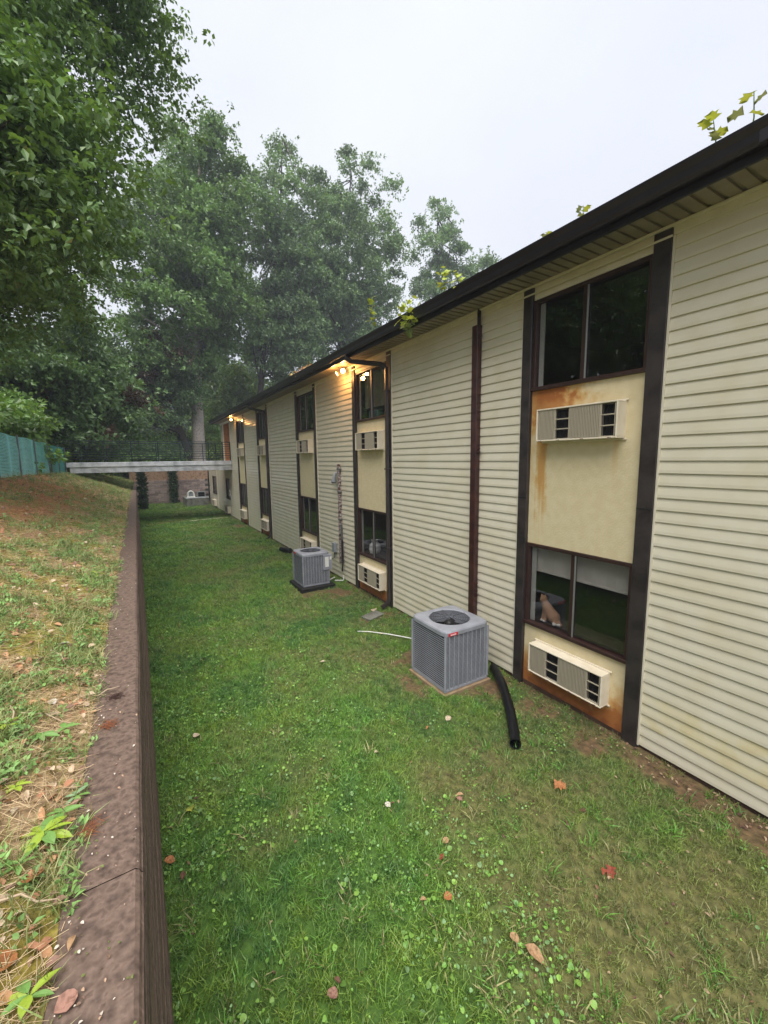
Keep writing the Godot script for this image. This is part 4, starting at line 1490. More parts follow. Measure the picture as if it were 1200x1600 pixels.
	well.lathe(V(cx, y1 - 0.26, cz), [[0.0, 0.0], [ro, 0.0], [ro, 0.04]], 32)
	obj("fan_well", well, M.black_matt, c)
	# fan at rest
	var hub := MB.new()
	hub.lathe(V(cx, y1 - 0.2, cz), [[0.075, 0.0], [0.075, 0.12], [0.05, 0.14], [0.0, 0.145]], 20)
	obj("fan_motor", hub, M.black, c)
	for k in 4:
		var bl := MB.new()
		var a := TAU * k / 4 + 0.5
		for s in 6:
			var t0 := s / 6.0; var t1 := (s + 1) / 6.0
			var ps := []
			for e in [[t0, -1], [t1, -1], [t1, 1], [t0, 1]]:
				var r := lerpf(0.06, ro - 0.02, e[0])
				var wdt: float = lerpf(0.25, 0.42, e[0])
				var aa: float = a + e[1] * wdt * 0.5 + e[0] * 0.25
				ps.append(V(cx + cos(aa) * r, y1 - 0.125 + e[1] * 0.03, cz + sin(aa) * r))
			bl.quad(ps[0], ps[1], ps[2], ps[3], Vector3.UP)
		obj("fan_blade", bl, M.unit_dark, c)
	# guard of concentric wires and spokes
	var gd := MB.new()
	for k in 7:
		var r := 0.07 + k * (ro - 0.075) / 6.5
		var pts := []
		var rs := []
		for j in 33:
			var a := TAU * j / 32
			pts.append(V(cx + cos(a) * r, y1 - 0.008, cz + sin(a) * r)); rs.append(0.0022)
		gd.tube(pts, rs, 4, false)
	for k in 10:
		var a := TAU * k / 10
		gd.tube([V(cx + cos(a) * 0.05, y1 - 0.004, cz + sin(a) * 0.05), V(cx + cos(a) * (ro + 0.008), y1 - 0.004, cz + sin(a) * (ro + 0.008))], [0.0026, 0.0026], 4)
	obj("fan_guard", gd, M.black, c)
	if near:
		# badge on the rim of the cover
		var bd := MB.new()
		bx(bd, x0 + 0.05, x0 + 0.215, lid + 0.006, lid + 0.05, z0 - 0.0135, z0 - 0.0085, 0.002)
		obj("badge", bd, M.red, c)
		var bt := MB.new()
		bx(bt, x0 + 0.08, x0 + 0.18, lid + 0.016, lid + 0.036, z0 - 0.0155, z0 - 0.0137, 0.0008)
		obj("badge_plate", bt, M.pink, c)
	else:
		var bd2 := MB.new()
		bx(bd2, x0 - 0.0135, x0 - 0.0085, lid + 0.006, lid + 0.05, z1 - 0.3, z1 - 0.12, 0.002)
		obj("badge", bd2, M.red, c)
		var cb := MB.new()
		bx(cb, x1 - 0.18, x1 + 0.06, 0.42, lid, z0 - 0.02, z0 + 0.25, 0.006)
		obj("control_box", cb, M.unit, c)
		for q in [[x1 - 0.13, x1 - 0.03, 0.5, 0.76], [x1 + 0.0, x1 + 0.05, 0.68, 0.76]]:
			var lb := MB.new()
			bx(lb, q[0], q[1], q[2], q[3], z0 - 0.0225, z0 - 0.0205)
			obj("paper_label", lb, M.white, c)

# ------------------------------------------------------------------ pipes, lamps and the like
func build_fittings() -> void:
	# black drain hose from under the wall onto the lawn
	var hs := MB.new()
	var pts := []
	var rs := []
	var ctl := [Vector3(4.5, 0.02, 4.32), Vector3(4.36, 0.06, 4.12), Vector3(4.15, 0.06, 3.8), Vector3(3.86, 0.05, 3.42), Vector3(3.6, 0.04, 3.12), Vector3(3.42, 0.03, 2.93)]
	var cv := Curve3D.new()
	for i in ctl.size():
		var tg: Vector3 = (ctl[mini(i + 1, ctl.size() - 1)] - ctl[maxi(i - 1, 0)]) / 6.0
		cv.add_point(ctl[i], -tg, tg)
	var ln := cv.get_baked_length()
	var k := 0
	var s := 0.0
	while s < ln:
		var p := cv.sample_baked(s)
		pts.append(V(p.x, p.y, p.z))
		rs.append((0.062 if k % 2 == 0 else 0.056) * (1.0 + 0.12 * noise.get_noise_1d(s * 300.0)))
		s += 0.016; k += 1
	hs.tube(pts, rs, 12, false)
	tag(obj("drain_hose", hs, M.rubber), "thick black corrugated drain hose lying beside the nearest condenser", "hose")
	# white pipe along the earth patch
	var pv := MB.new()
	pv.tube([V(3.38, -0.03, 6.75), V(3.55, -0.005, 6.55), V(3.8, 0.0, 6.24), V(4.02, -0.01, 5.95), V(4.12, -0.02, 5.8)], [0.009, 0.010, 0.010, 0.010, 0.010], 8)
	tag(obj("white_pipe", pv, M.white), "thin white pipe lying across bare earth behind the nearest condenser", "pipe")
	var sb := MB.new()
	sb.boxt(Transform3D(Basis.from_euler(Vector3(0.03, 0.28, 0.04)), V(4.02, -0.03, 7.28)), Vector3(0.21, 0.02, 0.13), 0.008)
	tag(obj("splash_slab", sb, M.concrete_dark), "flat brown slab in the grass below the downspout", "slab")
	# rusty conduit with its cable, lamp and clamps
	var cd := thing("rusty_conduit", "tall rusty flaking conduit fixed to the siding behind the far condenser", "conduit", V(D, 0, 10.03))
	var m := MB.new()
	bx(m, D - 0.1, D - 0.021, 0.42, 3.1, 9.99, 10.06, 0.008)
	obj("pipe_cover", m, M.rust_pipe, cd)
	var m2 := MB.new()
	m2.tube([V(D - 0.06, 0.45, 9.96), V(D - 0.055, 1.05, 9.965), V(D - 0.055, 1.5, 9.97)], [0.026, 0.026, 0.026], 10)
	obj("grey_pipe", m2, M.galvanised, cd)
	for y in [1.62, 2.35, 2.95]:
		var cl := MB.new()
		bx(cl, D - 0.108, D - 0.021, y, y + 0.035, 9.95, 10.08, 0.004)
		obj("clamp", cl, M.galvanised, cd)
	var cb := MB.new()
	cb.tube([V(D - 0.06, 1.1, 9.93), V(D - 0.08, 0.8, 9.88), V(D - 0.09, 0.5, 9.84), V(D - 0.08, 0.35, 9.9), V(D - 0.05, 0.28, 10.0), V(D - 0.04, 0.2, 10.02)], [0.018, 0.018, 0.018, 0.018, 0.018, 0.018], 8)
	obj("black_cable", cb, M.rubber, cd)
	var wl := thing("wall_lamp", "small unlit grey lamp on the siding beside the rusty conduit", "lamp", V(D - 0.05, 2.65, 10.25))
	var lm := MB.new()
	lm.tube([V(D - 0.02, 2.86, 10.2), V(D - 0.1, 2.84, 10.2), V(D - 0.13, 2.72, 10.2), V(D - 0.14, 2.62, 10.2)], [0.03, 0.035, 0.05, 0.075], 12)
	obj("shade", lm, M.box_grey, wl)
	var lb := MB.new()
	lb.tube([V(D - 0.139, 2.62, 10.2), V(D - 0.139, 2.585, 10.2)], [0.07, 0.05], 12)
	obj("lens", lb, M.dark, wl)
	# disconnect box
	var db := thing("disconnect_box", "small grey electrical box on the siding behind the far condenser", "electrical box", V(D, 0.7, 10.45))
	var dm := MB.new()
	bx(dm, D - 0.11, D - 0.021, 0.66, 0.92, 10.35, 10.53, 0.008)
	obj("case", dm, M.box_grey, db)
	var dw := MB.new()
	dw.tube([V(D - 0.07, 0.66, 10.44), V(D - 0.1, 0.5, 10.4), V(4.3, 0.52, 10.2), V(4.1, 0.62, 10.05)], [0.014, 0.014, 0.014, 0.014], 8)
	obj("whip_cable", dw, M.rubber, db)
	# little white drain elbow at the wall and its stub by the condenser
	var pe := MB.new()
	pe.tube([V(D - 0.1, 0.13, 9.82), V(D - 0.1, 0.02, 9.82), V(D - 0.11, 0.0, 9.83), V(D - 0.3, 0.0, 9.95)], [0.016, 0.016, 0.016, 0.016], 8)
	tag(obj("white_pipe", pe, M.white), "bent white drain pipe at the foot of the rusty conduit", "pipe")
	var pe2 := MB.new()
	pe2.tube([V(4.17, 0.0, 10.02), V(4.44, 0.02, 10.16)], [0.018, 0.018], 8)
	tag(obj("white_pipe", pe2, M.white), "short white pipe stub sticking out behind the far condenser's pad", "pipe")
	var bh := MB.new()
	bh.tube([V(4.25, 0.05, 14.4), V(4.3, 0.07, 14.1), V(4.4, 0.07, 13.85)], [0.09, 0.1, 0.1], 10)
	tag(obj("black_drain", bh, M.rubber), "black drain pipe end on the grass past the far condenser", "pipe")
	var hl := MB.new()
	hl.tube([V(2.3, -0.02, 24.5), V(3.0, -0.015, 24.65), V(3.6, -0.02, 24.75), V(4.3, -0.02, 24.85)], [0.02, 0.02, 0.02, 0.02], 6)
	tag(obj("garden_hose", hl, M.trim), "thin pale hose lying across the lawn near the bridge", "hose")
	floodlight(9.42, "lit twin floodlight under the eave beside the second bay", 0.15, true)
	floodlight(23.0, "lit floodlight under the far eave close to the bridge", 0.12, false)

func floodlight(z: float, label: String, power: float, twin: bool) -> void:
	var f := thing("floodlight", label, "floodlight", V(D - 0.2, EAVE - 0.02, z), "lit floodlights under the eave")
	var pl := MB.new()
	pl.lathe(V(D - 0.2, EAVE - 0.03, z), [[0.0, 0.0], [0.06, 0.0], [0.065, 0.012], [0.065, 0.03]], 20)
	obj("mounting_plate", pl, M.lamp_metal, f)
	var em := plain(Color(1, 0.9, 0.7), 0.3)
	em.emission_enabled = true
	em.emission = Color(1.0, 0.82, 0.55)
	em.emission_energy_multiplier = 5.0
	var heads := [[Vector3(-0.35, -0.25, -0.9), -0.06]]
	if twin: heads.append([Vector3(-0.75, -0.45, 0.25), 0.07])
	for h in heads:
		var d := V(h[0].x, h[0].y, h[0].z).normalized()
		var p0 := V(D - 0.2, EAVE - 0.03, z + h[1] * 0.4)
		var p1 := V(D - 0.2, EAVE - 0.09, z + h[1])
		var arm := MB.new()
		arm.tube([p0, p1], [0.012, 0.012], 8)
		obj("arm", arm, M.lamp_metal, f)
		var hd := MB.new()
		hd.tube([p1 - d * 0.03, p1 + d * 0.0, p1 + d * 0.05, p1 + d * 0.1], [0.03, 0.036, 0.042, 0.058], 16, false)
		obj("lamp_head", hd, M.lamp_metal, f)
		var bl := MB.new()
		bl.tube([p1 + d * 0.085, p1 + d * 0.1, p1 + d * 0.108], [0.053, 0.05, 0.025], 16)
		obj("bulb", bl, em, f)
		var l := OmniLight3D.new()
		l.name = "light"
		l.light_color = Color(1.0, 0.72, 0.42)
		l.light_energy = power
		l.light_size = 0.05
		l.omni_range = 12.0
		l.omni_attenuation = 2.0
		l.shadow_enabled = true
		f.add_child(l, true)
		l.position = p1 + d * 0.19 - f.position

# ------------------------------------------------------------------ behind the glass
func build_window_contents() -> void:
	var a0: float = bays[0][0] + 0.18
	var a1: float = bays[0][1] - 0.16
	var bl := MB.new()
	var n := 24
	for i in n:
		var t0 := float(i) / n; var t1 := float(i + 1) / n
		var w0 := 0.006 * sin(t0 * 31.0); var w1 := 0.006 * sin(t1 * 31.0)
		for e in [0.0, 0.003]:
			bl.quad(V(D + 0.12 + w0 + e, 1.66, lerpf(a0, a1, t0)), V(D + 0.12 + w1 + e, 1.66, lerpf(a0, a1, t1)), V(D + 0.12 + w1 + e, 2.03, lerpf(a0, a1, t1)), V(D + 0.12 + w0 + e, 2.03, lerpf(a0, a1, t0)), Vector3(-1 if e == 0.0 else 1, 0, 0))
	bx(bl, D + 0.115, D + 0.135, 1.63, 1.66, a0, a1, 0.004)
	tag(obj("roller_blind", bl, M.blind), "half-drawn pale blind inside the nearest ground-floor window", "blind")
	# window ledge and the cat sitting on it
	var cat := thing("cat", "tan and white cat sitting inside the nearest ground-floor window", "cat", V(D + 0.2, 0.92, 3.62))
	var tan_ := Color(0.42, 0.24, 0.14)
	var wht := Color(0.75, 0.72, 0.68)
	var P := func(x, y, z): return V(D + x, 0.92 + y, z)
	var bones := [
		[P.call(0.2, 0.09, 3.56), 0.085, P.call(0.19, 0.2, 3.66), 0.062, tan_],
		[P.call(0.19, 0.2, 3.66), 0.062, P.call(0.18, 0.275, 3.70), 0.045, tan_],
		[P.call(0.175, 0.315, 3.71), 0.05, P.call(0.15, 0.305, 3.715), 0.036, tan_],
		[P.call(0.165, 0.35, 3.685), 0.018, P.call(0.165, 0.385, 3.675), 0.006, tan_],
		[P.call(0.165, 0.35, 3.735), 0.018, P.call(0.165, 0.385, 3.745), 0.006, tan_],
		[P.call(0.17, 0.16, 3.69), 0.026, P.call(0.15, 0.02, 3.70), 0.02, tan_],
		[P.call(0.16, 0.15, 3.65), 0.026, P.call(0.14, 0.02, 3.655), 0.02, tan_],
		[P.call(0.14, 0.018, 3.655), 0.021, P.call(0.115, 0.016, 3.655), 0.016, wht],
		[P.call(0.15, 0.018, 3.70), 0.021, P.call(0.125, 0.016, 3.70), 0.016, wht],
		[P.call(0.19, 0.06, 3.53), 0.06, P.call(0.15, 0.03, 3.50), 0.028, tan_],
		[P.call(0.15, 0.025, 3.50), 0.028, P.call(0.115, 0.02, 3.49), 0.02, wht],
		[P.call(0.22, 0.04, 3.5), 0.026, P.call(0.16, 0.025, 3.42), 0.022, tan_],
		[P.call(0.16, 0.025, 3.42), 0.022, P.call(0.12, 0.03, 3.44), 0.016, wht]]
	obj("body", blob(bones, 0.011, 0.02), M.fur, cat)
	var ey := MB.new()
	for z in [3.695, 3.73]:
		ey.box(V(D + 0.118, 1.236, z - 0.006), V(D + 0.124, 1.246, z + 0.006), 0.002)
	obj("eyes", ey, M.black, cat)
	for i in 5:
		for r in [[0.84, "ground-floor"], [4.07, "upper"]]:
			if i != 0 or r[0] > 1.0: continue
			var lg := MB.new()
			bx(lg, D + 0.151, D + 0.45, r[0], r[0] + 0.079, bays[i][0] + 0.18, bays[i][1] - 0.16, 0.006)
			tag(obj("window_ledge", lg, M.room_floor), "inner ledge of the nearest ground-floor window under the cat", "ledge")
	# curtain and boxes in the second bay's upper window, a bag in the lower
	var cu := MB.new()
	n = 60
	for i in n:
		var t0 := float(i) / n; var t1 := float(i + 1) / n
		var z0 := lerpf(7.64, 9.02, t0); var z1 := lerpf(7.64, 9.02, t1)
		var f0 := 0.025 * sin(t0 * 70.0) + 0.01 * sin(t0 * 33.0); var f1 := 0.025 * sin(t1 * 70.0) + 0.01 * sin(t1 * 33.0)
		cu.quad(V(D + 0.22 + f0, 4.42, z0), V(D + 0.22 + f1, 4.42, z1), V(D + 0.22 + f1, 5.24, z1), V(D + 0.22 + f0, 5.24, z0), Vector3(-1, 0, 0))
	tag(obj("curtain", cu, plain(S(150, 146, 128), 0.9)), "greyish curtain inside the second bay's upper window", "curtain")
	var bb := MB.new()
	bb.boxt(Transform3D(Basis.from_euler(Vector3(0, 0.2, 0)), V(D + 0.28, 4.24, 8.6)), Vector3(0.1, 0.11, 0.16), 0.02)
	tag(obj("blue_tub", bb, plain(S(40, 84, 120), 0.5)), "blue tub on the sill of the second bay's upper window", "tub")
	var us := MB.new()
	bx(us, D + 0.151, D + 0.5, 4.05, 4.128, 7.62, 9.05, 0.006)
	tag(obj("window_ledge", us, M.room_floor), "inner ledge of the second bay's upper window", "ledge")
	var bg := MB.new()
	bg.lathe(V(D + 0.26, 0.93, 8.72), [[0.0, 0.0], [0.12, 0.0], [0.15, 0.08], [0.13, 0.2], [0.07, 0.27], [0.09, 0.32], [0.0, 0.3]], 14)
	tag(obj("white_bag", bg, M.white), "crumpled white bag inside the second bay's ground-floor window", "bag")
	var ls := MB.new()
	bx(ls, D + 0.151, D + 0.5, 0.85, 0.929, 7.62, 9.05, 0.006)
	tag(obj("window_ledge", ls, M.room_floor), "inner ledge under the white bag in the second bay", "ledge")

# ------------------------------------------------------------------ plants in the gutter
func lobed() -> Mesh:
	return outline_leaf([Vector2(0.0, 0.0), Vector2(0.2, 0.06), Vector2(0.5, 0.02), Vector2(0.28, 0.36), Vector2(0.56, 0.6), Vector2(0.3, 0.66), Vector2(0.3, 1.0), Vector2(0.1, 0.8), Vector2(0.0, 0.76)], 0.15, 0.2).mesh()

func build_gutter_plants() -> void:
	var leaf := lobed()
	var gx := D - 0.5 - 0.09
	var bright := leafy(0.5, 0.5)
	bright.vertex_color_use_as_albedo = false
	bright.albedo_color = L(0.36, 0.45, 0.05)
	bright.backlight = Color(0.6, 0.6, 0.2)
	var mid := leafy(0.5, 0.5)
	mid.vertex_color_use_as_albedo = false
	mid.albedo_color = L(0.13, 0.2, 0.05)
	var q := RandomNumberGenerator.new()
	q.seed = 66
	var spots := [[1.5, 0.34, 5, "leafy sprout in the gutter at the picture's upper edge, highest on the roofline", 0.5], [1.72, 0.32, 7, "lobed-leaf sprout in the gutter above the nearest window", 0.6], [2.86, 0.24, 5, "sprout of lobed leaves in the gutter above the nearest bay's far post", 0.6], [3.3, 0.14, 3, "tiny sprout in the gutter between the nearest bay and the maroon downspout", 0.5], [4.72, 0.3, 9, "small yellow-green sprout in the gutter above the maroon downspout", 1.0], [5.05, 0.45, 13, "yellow-green sprout standing in the gutter past the maroon downspout", 1.0], [7.2, 0.75, 22, "tall yellow-green sprout in the gutter before the second bay", 1.0]]
	for s in spots:
		var base := V(gx, 5.5, s[0])
		var t := thing("gutter_sprout", s[3], "plant", base, "sprouts growing in the gutter")
		var st := MB.new()
		var top := base + Vector3(q.randf_range(-0.05, 0.03), s[1], q.randf_range(-0.06, 0.06))
		st.tube([base, base.lerp(top, 0.5) + Vector3(0.01, 0, 0.01), top], [0.006, 0.005, 0.003], 5)
		obj("stem", st, mid, t)
		for i in s[2]:
			var o := obj("leaf", leaf, bright if q.randf() < s[4] else mid, t)
			var f := lerpf(0.35, 1.0, float(i) / maxf(1, s[2] - 1))
			var sz := q.randf_range(0.06, 0.1)
			o.basis = Basis.from_euler(Vector3(q.randf_range(-0.9, 0.6), q.randf() * TAU, q.randf_range(-0.5, 0.5))).scaled(Vector3.ONE * sz)
			o.position = base.lerp(top, f) - base + Vector3(q.randfn(), 0, q.randfn()) * 0.03
	# vine hanging over the lip
	var vb := V(gx, 5.58, 5.85)
	var v := thing("hanging_vine", "yellow-green vine spilling over the gutter before the second downspout", "vine", vb)
	var vs := MB.new()
	vs.tube([vb, V(gx - 0.1, 5.66, 5.85), V(gx - 0.12, 5.5, 5.87), V(gx - 0.11, 5.3, 5.9)], [0.005, 0.005, 0.004, 0.002], 5)
	obj("stem", vs, mid, v)
	for i in 46:
		var t := q.randf()
		var o := obj("leaf", leaf, bright if t < 0.75 else mid, v)
		var p := Vector3(q.randfn() * 0.05 - 0.07, 0.2 - t * 0.5, q.randfn() * 0.15 * (1.0 - t * 0.6))
		o.basis = Basis.from_euler(Vector3(q.randf_range(-0.4, 1.0), q.randf() * TAU, q.randf_range(-0.5, 0.5))).scaled(Vector3.ONE * q.randf_range(0.07, 0.13))
		o.position = p
	# dry litter caught in the gutter
	var dl := []
	var dc := []
	for i in 60:
		dl.append(Transform3D(Basis.from_euler(Vector3(q.randfn(), q.randf() * TAU, q.randfn())).scaled(Vector3.ONE * q.randf_range(0.06, 0.11)), V(gx + q.randf_range(-0.05, 0.05), 5.61 + q.randf() * 0.05, q.randf_range(10.4, 12.4))))
		dc.append(Color(0.5, 0.24 + q.randf() * 0.14, 0.12))
	stuff(scatter("leaf_litter", M.leaf_dry, M.dry, dl, dc))

# ------------------------------------------------------------------ grass and weeds
func tuft(blades: int, spread: float, hgt: float, wide: float, sd: int) -> ArrayMesh:
	var q := RandomNumberGenerator.new()
	q.seed = sd
	var m := MB.new()
	for i in blades:
		var a := q.randf() * TAU
		var p := Vector3(cos(a), 0, sin(a)) * spread * sqrt(q.randf())
		var dir := Vector3(q.randfn(), 0, q.randfn()) * 0.55
		var h := hgt * q.randf_range(0.5, 1.2)
		var s := Vector3(-sin(a * 3.0), 0, cos(a * 3.0)) * wide * 0.5
		var g := q.randf_range(0.75, 1.2)
		m.col = Color(g, g, g * 0.95)
		var p1 := p + dir * h * 0.35 + Vector3(0, h * 0.6, 0)
		var p2 := p + dir * h * 1.1 + Vector3(0, h * 0.9, 0)
		var up := Vector3(0, 1, 0)
		m.tri(p - s, p + s, p1 + s * 0.8, up)
		m.tri(p - s, p1 + s * 0.8, p1 - s * 0.8, up)
		m.tri(p1 - s * 0.8, p1 + s * 0.8, p2, up)
	return m.mesh()

func build_ground_cover() -> void:
	var q := RandomNumberGenerator.new()
	q.seed = 4242
	var tu := [tuft(10, 0.036, 0.05, 0.0052, 1), tuft(9, 0.036, 0.065, 0.006, 2)]
	var xf := [[], []]
	var cs := [[], []]
	for band in [[0.35, 4.0, 700.0, 1.0], [4.0, 8.0, 480.0, 1.1], [8.0, 14.0, 240.0, 1.5], [14.0, 24.0, 110.0, 2.0], [24.0, 36.2, 60.0, 2.4]]:
		var n := int(band[2] * 4.75 * (band[1] - band[0]))
		for i in n:
			var x := q.randf_range(-0.06, D - 0.01)
			var z := q.randf_range(band[0], band[1])
			# only what the lens can see, near the camera
			if z < 0.6 + 0.0 * x: continue
			var b := bare(x, z)
			if q.randf() < b * 1.05: continue
			if x > 3.38 and x < 4.26 and z > 4.12 and z < 5.0: continue
			if x > 3.26 and x < 4.2 and z > 9.5 and z < 10.5: continue
			var dr := dryness(x, z)
			var k := 0 if q.randf() < 0.5 else 1
			var sc: float = band[3] * q.randf_range(0.7, 1.25) * (1.0 - 0.25 * dr)
			var bs := Basis.from_euler(Vector3(q.randfn() * 0.12, q.randf() * TAU, q.randfn() * 0.12)).scaled(Vector3(sc, sc / sqrt(band[3]), sc))
			xf[k].append(Transform3D(bs, V(x, lawn_h(x, z) - 0.003, z)))
			var g := q.randf_range(0.6, 1.4)
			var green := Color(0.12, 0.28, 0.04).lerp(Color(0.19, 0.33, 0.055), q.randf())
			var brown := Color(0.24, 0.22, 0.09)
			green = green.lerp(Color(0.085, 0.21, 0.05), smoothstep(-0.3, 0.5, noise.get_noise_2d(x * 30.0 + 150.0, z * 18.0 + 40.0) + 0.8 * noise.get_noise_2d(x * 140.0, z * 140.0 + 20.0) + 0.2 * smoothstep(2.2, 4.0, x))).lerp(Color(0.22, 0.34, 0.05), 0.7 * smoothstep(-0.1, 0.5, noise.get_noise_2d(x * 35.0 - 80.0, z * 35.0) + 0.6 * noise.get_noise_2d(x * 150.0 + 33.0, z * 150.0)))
			var c := green.lerp(brown, clampf(dr * 0.6 + (0.4 if q.randf() < 0.08 else 0.0), 0.0, 1.0))
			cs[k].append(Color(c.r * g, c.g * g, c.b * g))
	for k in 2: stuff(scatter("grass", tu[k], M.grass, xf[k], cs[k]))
	# coarser broad-bladed clumps among the turf
	var broad := tuft(7, 0.03, 0.085, 0.011, 3)
	var gx := []
	var gc := []
	for i in 2600:
		var x := q.randf_range(-0.04, D - 0.05)
		var z := 0.6 + 11.0 * pow(q.randf(), 1.5)
		if noise.get_noise_2d(x * 60.0 + 31.0, z * 60.0) < -0.05 or q.randf() < bare(x, z) * 0.8: continue
		if x > 3.3 and z > 4.0 and z < 5.1: continue
		var sc := q.randf_range(0.5, 1.1)
		gx.append(Transform3D(Basis.from_euler(Vector3(q.randfn() * 0.2, q.randf() * TAU, q.randfn() * 0.2)).scaled(Vector3.ONE * sc), V(x, lawn_h(x, z) - 0.004, z)))
		var g := q.randf_range(0.6, 1.3)
		gc.append(Color(0.12 * g, 0.29 * g, 0.045 * g) if q.randf() < 0.7 else Color(0.3 * g, 0.28 * g, 0.13 * g))
	stuff(scatter("coarse_grass", broad, M.grass, gx, gc))

	# round-leaved weeds
	var round_leaf := outline_leaf([Vector2(0.0, 0.12), Vector2(0.22, 0.0), Vector2(0.44, 0.2), Vector2(0.46, 0.5), Vector2(0.3, 0.8), Vector2(0.0, 1.0)], 0.2, 0.15).mesh()
	var wx := []
	var wc := []
	for i in 30000:
		var x := q.randf_range(-0.05, D - 0.05)
		var z := 0.5 + 15.0 * pow(q.randf(), 1.7)
		var k := noise.get_noise_2d(x * 38.0 + 77.0, z * 38.0) + 0.6 * noise.get_noise_2d(x * 110.0, z * 110.0)
		k += 0.2 * smoothstep(3.0, 1.2, x) - 0.12 * smoothstep(1.6, 3.0, x) - 0.3 * smoothstep(2.2, 3.2, x) * smoothstep(3.6, 2.4, z)
		if q.randf() > smoothstep(-0.3, 0.5, k) * (1.0 - bare(x, z)): continue
		if x > 3.3 and z > 4.1 and z < 5.1: continue
		var big := q.randf()
		var s := lerpf(0.012, 0.028, big * big) + (0.016 if q.randf() < 0.12 and x < 2.4 else 0.0)
		var bs := Basis.from_euler(Vector3(q.randfn() * 0.35 + 0.1, q.randf() * TAU, q.randfn() * 0.35)).scaled(Vector3.ONE * s)
		wx.append(Transform3D(bs, V(x, lawn_h(x, z) + q.randf_range(0.02, 0.045), z)))
		var g := q.randf_range(0.55, 1.25)
		var c := Color(0.13, 0.29, 0.05).lerp(Color(0.24, 0.42, 0.065), q.randf() * 0.9)
		if q.randf() < 0.2: c = Color(0.2, 0.36, 0.14)
		wc.append(Color(c.r * g, c.g * g, c.b * g))
	stuff(scatter("clover", round_leaf, M.grass, wx, wc))

	# dry bits lying in the lawn
	var bits := []
	var bc := []
	for i in 1500:
		var x := q.randf_range(0.0, D - 0.02)
		var z := 0.6 + 11.0 * pow(q.randf(), 1.5)
		if i % 3 == 0: x = D - 0.02 - 0.3 * q.randf()
		if i % 3 != 0 and q.randf() > 0.25 + 0.8 * maxf(dryness(x, z), bare(x, z)): continue
		var s := q.randf_range(0.015, 0.04)
		bits.append(Transform3D(Basis.from_euler(Vector3(q.randfn() * 0.4, q.randf() * TAU, q.randfn() * 0.4)).scaled(Vector3(s * 0.8, s, s)), V(x, lawn_h(x, z) + 0.02, z)))
		var c = [Color(0.22, 0.12, 0.07), Color(0.12, 0.06, 0.045), Color(0.38, 0.27, 0.17)][q.randi() % 3]
		bc.append(c)
	stuff(scatter("leaf_litter", M.leaf_dry, M.dry, bits, bc))

